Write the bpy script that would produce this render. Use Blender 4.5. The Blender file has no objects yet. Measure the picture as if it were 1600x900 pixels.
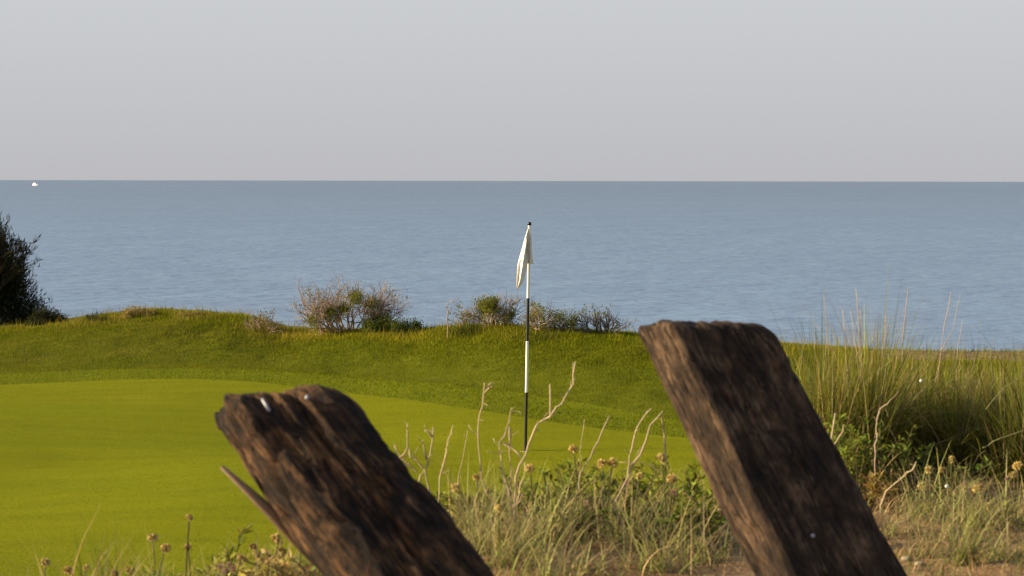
import bpy, math
import numpy as np
from mathutils import Vector, Matrix, noise as mnoise

S = bpy.context.scene
COL = S.collection
rad = math.radians

# ---------------------------------------------------------------- camera
F = 3111.0                       # focal length in pixels of a 1600 px wide picture (70 mm)
CAMZ = 2.65
PITCH = math.atan(167.5 / F)
ROLL = rad(0.10)
cam_d = bpy.data.cameras.new('camera')
cam = bpy.data.objects.new('camera', cam_d)
COL.objects.link(cam)
cam_d.lens = 70.0
cam_d.sensor_width = 36.0
cam_d.clip_start = 0.05
cam_d.clip_end = 200000.0
CM = Matrix.Translation((0, 0, CAMZ)) @ Matrix.Rotation(rad(90) - PITCH, 4, 'X') @ Matrix.Rotation(ROLL, 4, 'Z')
cam.matrix_world = CM
cam_d.dof.use_dof = True
cam_d.dof.focus_distance = 19.6
cam_d.dof.aperture_fstop = 7.1
cam_d.dof.aperture_blades = 7
S.camera = cam

# ---------------------------------------------------------------- sky, sun, exposure
SUN_EL, SUN_AZ = rad(16.5), rad(-93.0)       # azimuth from +Y towards +X: the sun stands low on the left, a little behind the camera
W = bpy.data.worlds.new('World')
S.world = W
W.use_nodes = True
wn, wl = W.node_tree.nodes, W.node_tree.links
bg = wn['Background']
sky = wn.new('ShaderNodeTexSky')
sky.sky_type = 'NISHITA'
sky.sun_disc = False
sky.sun_elevation = SUN_EL
sky.sun_rotation = SUN_AZ
sky.altitude = 0
sky.air_density = 1.0
sky.dust_density = 1.6
sky.ozone_density = 1.5
hs = wn.new('ShaderNodeHueSaturation')
hs.inputs['Saturation'].default_value = 0.55
wl.new(sky.outputs[0], hs.inputs['Color'])
tint = wn.new('ShaderNodeMix')
tint.data_type = 'RGBA'
tint.blend_type = 'MULTIPLY'
tint.inputs[0].default_value = 1.0
tint.inputs[7].default_value = (0.95, 0.97, 1.06, 1)
wl.new(hs.outputs[0], tint.inputs[6])
# grey summer haze that thickens towards the horizon all the way round
wtc = wn.new('ShaderNodeTexCoord'); wsep = wn.new('ShaderNodeSeparateXYZ'); wl.new(wtc.outputs['Generated'], wsep.inputs[0])
hcol = wn.new('ShaderNodeValToRGB'); wl.new(wsep.outputs[2], hcol.inputs[0])
he = hcol.color_ramp.elements
he[0].position, he[0].color = 0.0, (2.67, 2.67, 2.79, 1)
he[1].position, he[1].color = 0.11, (3.26, 3.36, 3.49, 1)
wmr = wn.new('ShaderNodeMapRange'); wmr.interpolation_type = 'SMOOTHSTEP'
wmr.inputs[1].default_value = 0.08; wmr.inputs[2].default_value = 0.45; wmr.inputs[3].default_value = 1.0; wmr.inputs[4].default_value = 0.0
wl.new(wsep.outputs[2], wmr.inputs[0])
hz = wn.new('ShaderNodeMix'); hz.data_type = 'RGBA'
wl.new(wmr.outputs[0], hz.inputs[0]); wl.new(tint.outputs[2], hz.inputs[6]); wl.new(hcol.outputs[0], hz.inputs[7])
wl.new(hz.outputs[2], bg.inputs[0])
bg.inputs[1].default_value = 0.082

sun_d = bpy.data.lights.new('sun', 'SUN')
sun_d.energy = 4.8
sun_d.angle = rad(0.6)
sun_d.color = (1.0, 0.79, 0.50)
sun = bpy.data.objects.new('sun', sun_d)
COL.objects.link(sun)
SD = Vector((math.sin(SUN_AZ) * math.cos(SUN_EL), math.cos(SUN_AZ) * math.cos(SUN_EL), math.sin(SUN_EL)))
sun.rotation_euler = SD.to_track_quat('Z', 'Y').to_euler()

S.view_settings.view_transform = 'Standard'
S.view_settings.look = 'None'
S.view_settings.exposure = 1.2
S.view_settings.gamma = 1.0
S.render.engine = 'CYCLES'
S.cycles.use_denoising = True
S.cycles.max_bounces = 6
S.cycles.transparent_max_bounces = 4
S.cycles.filter_width = 1.3


# ---------------------------------------------------------------- helpers
CR = CM.to_3x3()


def at(px, py, Y):
    """world point that stands Y metres out and is seen at pixel (px, py) of the 1600x900 photograph"""
    d = CR @ Vector(((px - 800.0) / F, -(py - 450.0) / F, -1.0))
    return Vector((0, 0, CAMZ)) + d * (Y / d.y)


def hash2(ix, iy, seed):
    h = (ix * 374761393 + iy * 668265263 + seed * 1442695041) & 0x7fffffff
    h = ((h ^ (h >> 13)) * 1274126177) & 0x7fffffff
    return ((h ^ (h >> 16)) & 0xffff) / 65535.0


def vnoise(x, y, seed=0):
    x = np.asarray(x, float); y = np.asarray(y, float)
    ix = np.floor(x).astype(np.int64); iy = np.floor(y).astype(np.int64)
    fx = x - ix; fy = y - iy
    fx = fx * fx * (3 - 2 * fx); fy = fy * fy * (3 - 2 * fy)
    a = hash2(ix, iy, seed); b = hash2(ix + 1, iy, seed); c = hash2(ix, iy + 1, seed); d = hash2(ix + 1, iy + 1, seed)
    return (a + (b - a) * fx) * (1 - fy) + (c + (d - c) * fx) * fy


def fbm(x, y, seed=0, n=4):
    s = 0; a = 0.5; t = 0
    for i in range(n):
        s = s + a * vnoise(x * 2 ** i + 17.3 * i, y * 2 ** i + 5.1 * i, seed + i); t += a; a *= 0.5
    return s / t


def sstep(t):
    t = np.clip(t, 0, 1)
    return t * t * (3 - 2 * t)


def tab(pairs):
    xs = np.array([p[0] for p in pairs], float); ys = np.array([p[1] for p in pairs], float)
    return lambda x: np.interp(x, xs, ys)


def tag(o, label=None, cat=None, group=None, kind=None):
    if label: o['label'] = label
    if cat: o['category'] = cat
    if group: o['group'] = group
    if kind: o['kind'] = kind
    return o


def thing(name, loc, label, cat, group=None):
    o = bpy.data.objects.new(name, None)
    COL.objects.link(o)
    o.location = loc
    o.empty_display_size = 0.1
    return tag(o, label, cat, group)


class MB:
    """collects geometry with a colour per vertex"""
    def __init__(self):
        self.v = []; self.f3 = []; self.f4 = []; self.c = []; self.n = 0

    def add(self, v, c, f3=None, f4=None):
        v = np.asarray(v, float).reshape(-1, 3)
        c = np.asarray(c, float)
        if c.ndim == 1: c = np.tile(c, (len(v), 1))
        self.v.append(v); self.c.append(c)
        if f3 is not None and len(f3): self.f3.append(np.asarray(f3, np.int64) + self.n)
        if f4 is not None and len(f4): self.f4.append(np.asarray(f4, np.int64) + self.n)
        self.n += len(v)

    def tube(self, pts, r, col, n=4, col2=None, cap=True):
        P = np.asarray([tuple(p) for p in pts], float)
        m = len(P)
        r = np.broadcast_to(np.asarray(r, float), (m,)) if np.ndim(r) == 0 or len(np.atleast_1d(r)) == m else np.linspace(r[0], r[1], m)
        T = np.gradient(P, axis=0)
        T /= np.linalg.norm(T, axis=1, keepdims=True) + 1e-9
        up = np.where(np.abs(T[:, 2:3]) > 0.9, np.array([[1.0, 0.1, 0]]), np.array([[0, 0, 1.0]]))
        up = np.tile(up[0:1], (m, 1))
        A = np.cross(T, up); A /= np.linalg.norm(A, axis=1, keepdims=True) + 1e-9
        B = np.cross(T, A)
        th = np.arange(n) / n * 2 * math.pi
        V = P[:, None, :] + r[:, None, None] * (np.cos(th)[None, :, None] * A[:, None, :] + np.sin(th)[None, :, None] * B[:, None, :])
        col = np.asarray(col, float); col2 = col if col2 is None else np.asarray(col2, float)
        t = np.linspace(0, 1, m)[:, None, None]
        C = np.broadcast_to(col * (1 - t) + col2 * t, (m, n, 3)).reshape(-1, 3)
        i = np.arange(m - 1)[:, None] * n; j = np.arange(n)[None, :]; j2 = (j + 1) % n
        f = np.stack([i + j, i + j2, i + n + j2, i + n + j], -1).reshape(-1, 4)
        f3 = None
        if cap:
            e = (m - 1) * n
            f3 = [(e, e + k, e + k + 1) for k in range(1, n - 1)]
        self.add(V.reshape(-1, 3), C, f3, f)

    def blades(self, base, az, length, width, tilt, bend, col0, col1, seg=4, twist=None, fold=0.0):
        """curved tapering leaf strips, all arrays of n"""
        base = np.asarray(base, float); n = len(base)
        if n == 0: return
        az, length, width, tilt, bend = [np.broadcast_to(np.asarray(a, float), (n,)) for a in (az, length, width, tilt, bend)]
        col0 = np.broadcast_to(np.asarray(col0, float), (n, 3)); col1 = np.broadcast_to(np.asarray(col1, float), (n, 3))
        side_az = az + math.pi / 2 if twist is None else az + math.pi / 2 + twist
        side = np.stack([np.cos(side_az), np.sin(side_az), np.zeros(n)], -1)
        hor = np.stack([np.cos(az), np.sin(az), np.zeros(n)], -1)
        V = []; C = []
        p = base.copy()
        for k in range(seg + 1):
            t = k / seg
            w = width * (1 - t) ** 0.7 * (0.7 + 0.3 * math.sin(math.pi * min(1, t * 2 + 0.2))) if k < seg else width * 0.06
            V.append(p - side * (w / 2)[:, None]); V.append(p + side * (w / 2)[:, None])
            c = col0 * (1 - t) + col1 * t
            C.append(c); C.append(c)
            ang = tilt + bend * ((k + 0.5) / seg)
            step = length / seg
            p = p + hor * (np.sin(ang) * step)[:, None]
            p[:, 2] += np.cos(ang) * step
        V = np.stack(V, 1).reshape(-1, 3); C = np.stack(C, 1).reshape(-1, 3)
        m = 2 * (seg + 1)
        i = (np.arange(n) * m)[:, None]; k = (np.arange(seg) * 2)[None, :]
        f = np.stack([i + k, i + k + 1, i + k + 3, i + k + 2], -1).reshape(-1, 4)
        self.add(V, C, None, f)

    def tris(self, base, az, h, w, lean, col):
        """single-triangle grass blades"""
        n = len(base)
        side = np.stack([-np.sin(az), np.cos(az), np.zeros(n)], -1) * (w / 2)[:, None]
        la = az + np.random.default_rng(n).uniform(-1.2, 1.2, n)
        tip = base + np.stack([np.cos(la) * np.sin(lean) * h, np.sin(la) * np.sin(lean) * h, np.cos(lean) * h], -1)
        V = np.stack([base - side, base + side, tip], 1).reshape(-1, 3)
        C = np.repeat(col, 3, axis=0)
        self.add(V, C, np.arange(3 * n).reshape(-1, 3))

    def leaves(self, pos, dirs, nrm, length, width, col):
        """diamond leaves with a folded midrib"""
        pos = np.asarray(pos, float); n = len(pos)
        dirs = dirs / (np.linalg.norm(dirs, axis=1, keepdims=True) + 1e-9)
        s = np.cross(dirs, nrm); s /= np.linalg.norm(s, axis=1, keepdims=True) + 1e-9
        u = np.cross(s, dirs)
        length = np.broadcast_to(np.asarray(length, float), (n,))[:, None]; width = np.broadcast_to(np.asarray(width, float), (n,))[:, None]
        a = pos; b = pos + dirs * length * 0.45 + s * width * 0.5 + u * width * 0.18
        c = pos + dirs * length; d = pos + dirs * length * 0.45 - s * width * 0.5 + u * width * 0.18
        V = np.stack([a, b, c, d], 1).reshape(-1, 3)
        i = np.arange(n)[:, None] * 4
        f3 = np.concatenate([np.concatenate([i, i + 1, i + 2], 1), np.concatenate([i, i + 2, i + 3], 1)])
        self.add(V, np.repeat(np.broadcast_to(np.asarray(col, float), (n, 3)), 4, axis=0), f3)

    def mesh(self, name, mat, smooth=False):
        me = bpy.data.meshes.new(name)
        v = np.concatenate(self.v) if self.v else np.zeros((0, 3))
        c = np.concatenate(self.c) if self.c else np.zeros((0, 3))
        f3 = np.concatenate(self.f3) if self.f3 else np.zeros((0, 3), np.int64)
        f4 = np.concatenate(self.f4) if self.f4 else np.zeros((0, 4), np.int64)
        me.vertices.add(len(v)); me.vertices.foreach_set('co', v.astype(np.float32).ravel())
        nl = f3.size + f4.size
        me.loops.add(nl); me.loops.foreach_set('vertex_index', np.concatenate([f3.ravel(), f4.ravel()]).astype(np.int32))
        npoly = len(f3) + len(f4)
        me.polygons.add(npoly)
        st = np.concatenate([np.arange(len(f3)) * 3, f3.size + np.arange(len(f4)) * 4]).astype(np.int32)
        me.polygons.foreach_set('loop_start', st)
        me.polygons.foreach_set('use_smooth', np.full(npoly, smooth))
        at_ = me.color_attributes.new('col', 'FLOAT_COLOR', 'POINT')
        at_.data.foreach_set('color', np.concatenate([c, np.ones((len(c), 1))], 1).astype(np.float32).ravel())
        me.update(calc_edges=True)
        me.validate()
        if mat: me.materials.append(mat)
        return me

    def build(self, name, mat, parent=None, smooth=False, world=True):
        """link as one object; vertices are in world space, a parent only carries them"""
        me = self.mesh(name, mat, smooth)
        o = bpy.data.objects.new(name, me)
        COL.objects.link(o)
        if name in ('blades', 'foliage', 'leaves', 'branches', 'stems'): o['kind'] = 'stuff'
        if parent is not None:
            o.parent = parent
            if world:
                me.transform(Matrix.Translation(-parent_loc(parent)))
        return o


def parent_loc(o):
    p = Vector((0, 0, 0))
    while o is not None:
        p += Vector(o.location); o = o.parent
    return p


# ---------------------------------------------------------------- materials
def mat_new(name):
    m = bpy.data.materials.new(name); m.use_nodes = True
    nt = m.node_tree
    return m, nt.nodes, nt.links, nt.nodes['Principled BSDF'], nt.nodes['Material Output']


def veg_mat(name, rough=0.6, trans=0.3, spec=0.3, noise=0.0):
    m, n, l, p, out = mat_new(name)
    a = n.new('ShaderNodeAttribute'); a.attribute_name = 'col'
    src = a.outputs['Color']
    if noise:
        t = n.new('ShaderNodeTexNoise'); t.inputs['Scale'].default_value = noise; t.inputs['Detail'].default_value = 3
        r = n.new('ShaderNodeMapRange'); r.inputs[3].default_value = 0.55; r.inputs[4].default_value = 1.45
        l.new(t.outputs[0], r.inputs[0])
        mx = n.new('ShaderNodeVectorMath'); mx.operation = 'SCALE'
        l.new(src, mx.inputs[0]); l.new(r.outputs[0], mx.inputs['Scale']); src = mx.outputs[0]
    l.new(src, p.inputs['Base Color'])
    p.inputs['Roughness'].default_value = rough
    p.inputs['Specular IOR Level'].default_value = spec
    if trans > 0:
        tr = n.new('ShaderNodeBsdfTranslucent'); l.new(src, tr.inputs[0])
        mix = n.new('ShaderNodeMixShader'); mix.inputs[0].default_value = trans
        l.new(p.outputs[0], mix.inputs[1]); l.new(tr.outputs[0], mix.inputs[2]); l.new(mix.outputs[0], out.inputs[0])
    return m


M_GRASS = veg_mat('grass_blades', 0.7, 0.35, 0.04)
M_LEAF = veg_mat('leaf', 0.6, 0.45, 0.12)
M_TWIG = veg_mat('twig_bark', 0.8, 0.0, 0.2, noise=60)
M_DRY = veg_mat('dry_plant', 0.7, 0.15, 0.25)


def ground_mat(name, stops, scale, stretch=(1, 1, 1), bump=0.3, bscale=60, rough=0.9, attr=None, attr_stops=None):
    m, n, l, p, out = mat_new(name)
    tc = n.new('ShaderNodeTexCoord')
    mp = n.new('ShaderNodeMapping'); mp.inputs['Scale'].default_value = stretch
    l.new(tc.outputs['Object'], mp.inputs[0])

    def ramp_noise(sc, det, stops):
        t = n.new('ShaderNodeTexNoise'); t.inputs['Scale'].default_value = sc; t.inputs['Detail'].default_value = det
        t.inputs['Roughness'].default_value = 0.65
        l.new(mp.outputs[0], t.inputs[0])
        r = n.new('ShaderNodeValToRGB'); e = r.color_ramp.elements
        e[0].position, e[0].color = stops[0][0], (*stops[0][1], 1)
        e[1].position, e[1].color = stops[-1][0], (*stops[-1][1], 1)
        for s in stops[1:-1]:
            x = e.new(s[0]); x.color = (*s[1], 1)
        l.new(t.outputs[0], r.inputs[0])
        return r.outputs[0]
    c = ramp_noise(scale, 6, stops)
    if attr:
        a = n.new('ShaderNodeAttribute'); a.attribute_name = attr
        c2 = ramp_noise(scale * 3, 6, attr_stops)
        mx = n.new('ShaderNodeMix'); mx.data_type = 'RGBA'
        l.new(a.outputs['Fac'], mx.inputs[0]); l.new(c, mx.inputs[6]); l.new(c2, mx.inputs[7]); c = mx.outputs[2]
    l.new(c, p.inputs['Base Color'])
    p.inputs['Roughness'].default_value = rough
    p.inputs['Specular IOR Level'].default_value = 0.04
    t = n.new('ShaderNodeTexNoise'); t.inputs['Scale'].default_value = bscale; t.inputs['Detail'].default_value = 5
    l.new(mp.outputs[0], t.inputs[0])
    b = n.new('ShaderNodeBump'); b.inputs['Strength'].default_value = bump; b.inputs['Distance'].default_value = 0.02
    l.new(t.outputs[0], b.inputs['Height']); l.new(b.outputs[0], p.inputs['Normal'])
    return m


# ---------------------------------------------------------------- terrain height
YF = tab([(-30, 25), (-12, 26.3), (-6.6, 26.9), (-5, 27.3), (-3.3, 26.9), (-1.5, 25.2), (0, 23.6), (1.33, 22.2), (2.6, 21.4), (5, 20.5), (9, 20), (30, 20)])
YC = tab([(-30, 34), (-12, 33), (-6, 32.3), (-3, 30.5), (0, 28.2), (2, 27.6), (5, 27.6), (10, 28), (30, 29)])
_crest_px = [(-1500, 540), (-300, 520), (0, 513), (60, 509), (100, 502), (150, 495), (230, 488), (300, 491), (380, 498), (440, 515), (480, 519), (650, 521), (700, 513), (780, 510),
             (830, 514), (960, 523), (1000, 526), (1200, 539), (1280, 546), (1400, 549), (1600, 551), (2000, 556), (3200, 560)]
_c = []
for _px, _py in _crest_px:
    _y = float(YC((_px - 800) / F * 29.5))
    _p = at(_px, _py, _y)
    _c.append((_p.x, _p.z))
ZC = tab(_c)
YE = tab([(-30, 4.5), (-1.9, 5.3), (-1.0, 5.6), (-0.6, 6.0), (-0.2, 6.8), (0.3, 7.0), (0.72, 7.15), (1.1, 8.4), (1.6, 9.6), (2.5, 10.2), (30, 11)])
DUNE = 1.47
SEA_Z = CAMZ - 7.0

_gpts = [(-6.6, 25.6), (-5.0, 26.0), (-3.3, 25.6), (-1.53, 23.9), (0, 22.25), (1.33, 20.85), (1.75, 20.45), (2.7, 19.6), (3.5, 18.2), (3.7, 16.5), (3.0, 14.2), (1, 12.2), (-2, 11.2),
         (-6, 11.2), (-10, 12.6), (-12.4, 16), (-12.6, 20), (-11.2, 23.2), (-9, 25.0)]
_cx, _cy = -4.0, 18.6


def _catmull(P, k=10):
    P = np.array(P, float); n = len(P); out = []
    for i in range(n):
        a, b, c, d = P[i - 1], P[i], P[(i + 1) % n], P[(i + 2) % n]
        for t in np.arange(k) / k:
            out.append(0.5 * (2 * b + (c - a) * t + (2 * a - 5 * b + 4 * c - d) * t * t + (3 * b - a - 3 * c + d) * t ** 3))
    return np.array(out)


_gc = _catmull(_gpts)
_th = np.arctan2(_gc[:, 1] - _cy, _gc[:, 0] - _cx); _rr = np.hypot(_gc[:, 0] - _cx, _gc[:, 1] - _cy)
_o = np.argsort(_th); _th = _th[_o]; _rr = _rr[_o]


def green_d(x, y):
    """radial distance outside the putting green (negative inside)"""
    th = np.arctan2(y - _cy, x - _cx)
    return np.hypot(x - _cx, y - _cy) - np.interp(th, _th, _rr, period=2 * math.pi)


FRINGE = 1.35


def H(x, y):
    x = np.asarray(x, float); y = np.asarray(y, float)
    yf, yc, zc = YF(x), YC(x), ZC(x)
    t = np.clip((y - yf) / (yc - yf), 0, 1)
    bank = zc * (0.35 * t + 0.65 * sstep(t))
    bump = (fbm(x * 0.9, y * 0.9, 3) - 0.5) * 0.22 + (fbm(x * 3, y * 3, 9, 3) - 0.5) * 0.07
    bank = bank + bump * sstep(t * 3) * (1 - 0.75 * sstep((t - 0.75) * 4)) * 0.6
    over = np.clip(y - yc, 0, None)
    bank = bank - 0.30 * np.clip(over - 0.7, 0, None) - 0.05 * np.clip(over, 0, .7)
    bank = np.maximum(bank, SEA_Z - 1.0)
    und = (fbm(x * 0.24 + 0.4, y * 0.24, 21, 2) - 0.5) * 0.26 * (1 - sstep(t * 4))
    base = bank + und
    ye = YE(x) + (fbm(x * 1.3, y * 0 + 3.3, 5, 3) - 0.5) * 0.5
    e = sstep((y - ye + 0.3) / 4.2)
    d = DUNE + (fbm(x * 1.1, y * 1.1, 31) - 0.5) * 0.10 + (fbm(x * 6, y * 6, 37, 3) - 0.5) * 0.035
    return base + (d - base) * (1 - e)


def dune_mask(x, y):
    ye = YE(x) + (fbm(x * 1.3, y * 0 + 3.3, 5, 3) - 0.5) * 0.5
    return 1 - sstep((y - ye + 0.3) / 4.2)


def gpt(px, Y):
    x = (px - 800) / F * Y
    return Vector((x, Y, float(H(x, Y))))


def grid_ground():
    xs = np.unique(np.round(np.concatenate([np.arange(-90, -14, 3), np.arange(-14, -3, .12), np.arange(-3, 3.4, .06), np.arange(3.4, 14, .12), np.arange(14, 91, 3)]), 3))
    ys = np.unique(np.round(np.concatenate([np.arange(-25, 3, 1.0), np.arange(3, 11, .06), np.arange(11, 36, .12), np.arange(36, 62, 1.0)]), 3))
    X, Y = np.meshgrid(xs, ys)
    Z = H(X, Y)
    V = np.stack([X, Y, Z], -1).reshape(-1, 3)
    nx, ny = len(xs), len(ys)
    i = np.arange(ny - 1)[:, None] * nx + np.arange(nx - 1)[None, :]
    Fq = np.stack([i, i + 1, i + nx + 1, i + nx], -1).reshape(-1, 4)
    cx = V[Fq][:, :, 0].mean(1); cy = V[Fq][:, :, 1].mean(1)
    dm = dune_mask(cx, cy) > 0.35
    gd = green_d(cx, cy)
    sandy = lambda v: sstep((v[:, 1] - (YC(v[:, 0]) - 1.5)) / 0.5) * sstep((v[:, 0] - 4.3) / 1.0)
    for name, sel in (('sand_dune', dm), ('rough_ground', (~dm))):
        f = Fq[sel]; u, inv = np.unique(f, return_inverse=True)
        mb = MB(); v = V[u]
        s = sandy(v)
        mb.add(v, np.stack([s, s, s], -1), None, inv.reshape(-1, 4))
        if name == 'sand_dune':
            m = ground_mat('sand', [(0.30, (0.16, 0.095, 0.045)), (0.5, (0.26, 0.165, 0.08)), (0.68, (0.34, 0.23, 0.12))], 9, bump=0.6, bscale=70)
        else:
            m = ground_mat('turf_soil', [(0.3, (0.07, 0.085, 0.005)), (0.55, (0.10, 0.115, 0.006)), (0.72, (0.13, 0.135, 0.010))], 2.2, bump=0.5, bscale=40,
                           attr='col', attr_stops=[(0.35, (0.10, 0.065, 0.04)), (0.5, (0.20, 0.14, 0.085)), (0.65, (0.28, 0.21, 0.13))])
        o = mb.build(name, m, smooth=True)
        tag(o, kind='structure')


grid_ground()


def ring_sheet(name, r0, r1, nr, lift, mat):
    th = np.linspace(-math.pi, math.pi, 420, endpoint=False)
    R = np.interp(th, _th, _rr, period=2 * math.pi)
    V = []
    for k in range(nr + 1):
        t = k / nr
        r = (R + r0) * t if r0 == r1 else R + r0 + (r1 - r0) * t
        x = _cx + np.cos(th) * r; y = _cy + np.sin(th) * r
        V.append(np.stack([x, y, H(x, y) + lift], -1))
    n = len(th)
    V = np.concatenate(V)
    i = np.arange(nr)[:, None] * n; j = np.arange(n)[None, :]
    f = np.stack([i + j, i + n + j, i + n + (j + 1) % n, i + (j + 1) % n], -1).reshape(-1, 4)
    c = V[f].mean(1)
    f = f[(dune_mask(c[:, 0], c[:, 1]) < 0.37)]
    mb = MB(); mb.add(V.reshape(-1, 3), np.array([0.1, 0.1, 0.1]), None, f)
    o = mb.build(name, mat, smooth=True)
    tag(o, kind='structure')
    return o


M_GREEN = ground_mat('mown_turf', [(0.3, (0.155, 0.175, 0.0025)), (0.5, (0.182, 0.198, 0.003)), (0.7, (0.210, 0.217, 0.004))], 1.2, stretch=(0.5, 2.2, 1), bump=0.25, bscale=180)
M_FRINGE = ground_mat('fringe_turf', [(0.3, (0.11, 0.135, 0.005)), (0.5, (0.135, 0.155, 0.005)), (0.7, (0.16, 0.17, 0.006))], 1.6, bump=0.4, bscale=110)
ring_sheet('putting_green', 0.0, 0.0, 60, 0.012, M_GREEN)
ring_sheet('fringe', 0.0, FRINGE, 14, 0.006, M_FRINGE)


# ---------------------------------------------------------------- sea
def make_sea():
    mb = MB()
    xs = [-90000, -3000, -300, 300, 3000, 90000]; ys = [20, 60, 200, 1000, 5000, 120000]
    V = [(x, y, SEA_Z) for y in ys for x in xs]
    f = [(j * 6 + i, j * 6 + i + 1, j * 6 + i + 7, j * 6 + i + 6) for j in range(5) for i in range(5)]
    mb.add(V, (0.1, 0.1, 0.1), None, f)
    m, n, l, p, out = mat_new('sea_water')
    geo = n.new('ShaderNodeNewGeometry')

    def noise(scale, det=3, r=0.55):
        mp = n.new('ShaderNodeMapping'); mp.inputs['Scale'].default_value = scale
        l.new(geo.outputs['Position'], mp.inputs[0])
        t = n.new('ShaderNodeTexNoise'); t.inputs['Scale'].default_value = 1.0; t.inputs['Detail'].default_value = det; t.inputs['Roughness'].default_value = r
        l.new(mp.outputs[0], t.inputs[0])
        return t.outputs[0]

    def math_(op, a, b):
        q = n.new('ShaderNodeMath'); q.operation = op
        for k, v in enumerate((a, b)):
            if isinstance(v, (int, float)): q.inputs[k].default_value = v
            else: l.new(v, q.inputs[k])
        return q.outputs[0]
    h = math_('ADD', math_('MULTIPLY', noise((0.55, 0.75, 1), 4), 0.85), math_('MULTIPLY', noise((0.11, 0.15, 1), 4), 1.4))
    h = math_('ADD', h, math_('MULTIPLY', noise((0.02, 0.035, 1), 3), 5.0))
    b = n.new('ShaderNodeBump'); b.inputs['Strength'].default_value = 1.0; b.inputs['Distance'].default_value = 0.35
    l.new(h, b.inputs['Height'])
    l.new(b.outputs[0], p.inputs['Normal'])
    # wind lanes: patches of rougher and smoother water
    lane = math_('ADD', math_('MULTIPLY', noise((0.0009, 0.0022, 1), 4), 0.5), math_('MULTIPLY', noise((0.16, 0.09, 1), 4), 0.5))
    lane = math_('ADD', math_('MULTIPLY', lane, 0.5), math_('MULTIPLY', noise((0.00022, 0.0028, 1), 3), 0.5))
    r = n.new('ShaderNodeMapRange'); r.inputs[1].default_value = 0.35; r.inputs[2].default_value = 0.65
    r.inputs[3].default_value = 0.24; r.inputs[4].default_value = 0.40
    l.new(lane, r.inputs[0]); l.new(r.outputs[0], p.inputs['Roughness'])
    cr = n.new('ShaderNodeValToRGB')
    cr.color_ramp.elements[0].position = 0.35; cr.color_ramp.elements[0].color = (0.060, 0.122, 0.213, 1)
    cr.color_ramp.elements[1].position = 0.65; cr.color_ramp.elements[1].color = (0.140, 0.217, 0.318, 1)
    l.new(lane, cr.inputs[0])
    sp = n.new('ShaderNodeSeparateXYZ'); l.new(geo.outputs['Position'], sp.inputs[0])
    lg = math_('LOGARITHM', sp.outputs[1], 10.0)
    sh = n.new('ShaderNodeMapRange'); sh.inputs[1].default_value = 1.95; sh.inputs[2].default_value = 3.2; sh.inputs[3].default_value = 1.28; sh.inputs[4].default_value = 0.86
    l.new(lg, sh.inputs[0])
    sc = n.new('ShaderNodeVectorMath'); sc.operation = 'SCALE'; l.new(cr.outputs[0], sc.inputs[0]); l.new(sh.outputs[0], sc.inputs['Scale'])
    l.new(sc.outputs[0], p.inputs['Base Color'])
    p.inputs['IOR'].default_value = 1.33
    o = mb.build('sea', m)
    tag(o, kind='structure')


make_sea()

# ---------------------------------------------------------------- mown and rough grass (nobody could count it)
RG = np.random.default_rng(5)


def jitter(base, n, amt, rng=RG):
    b = np.asarray(base, float)
    k = 1 + rng.normal(0, amt, (n, 1)) + rng.normal(0, amt * 0.35, (n, 3))
    return np.clip(b * k, 0.002, 1)


def in_view(x, y, m=1.5):
    return np.abs(x) < y * (800 / F) + m


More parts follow.
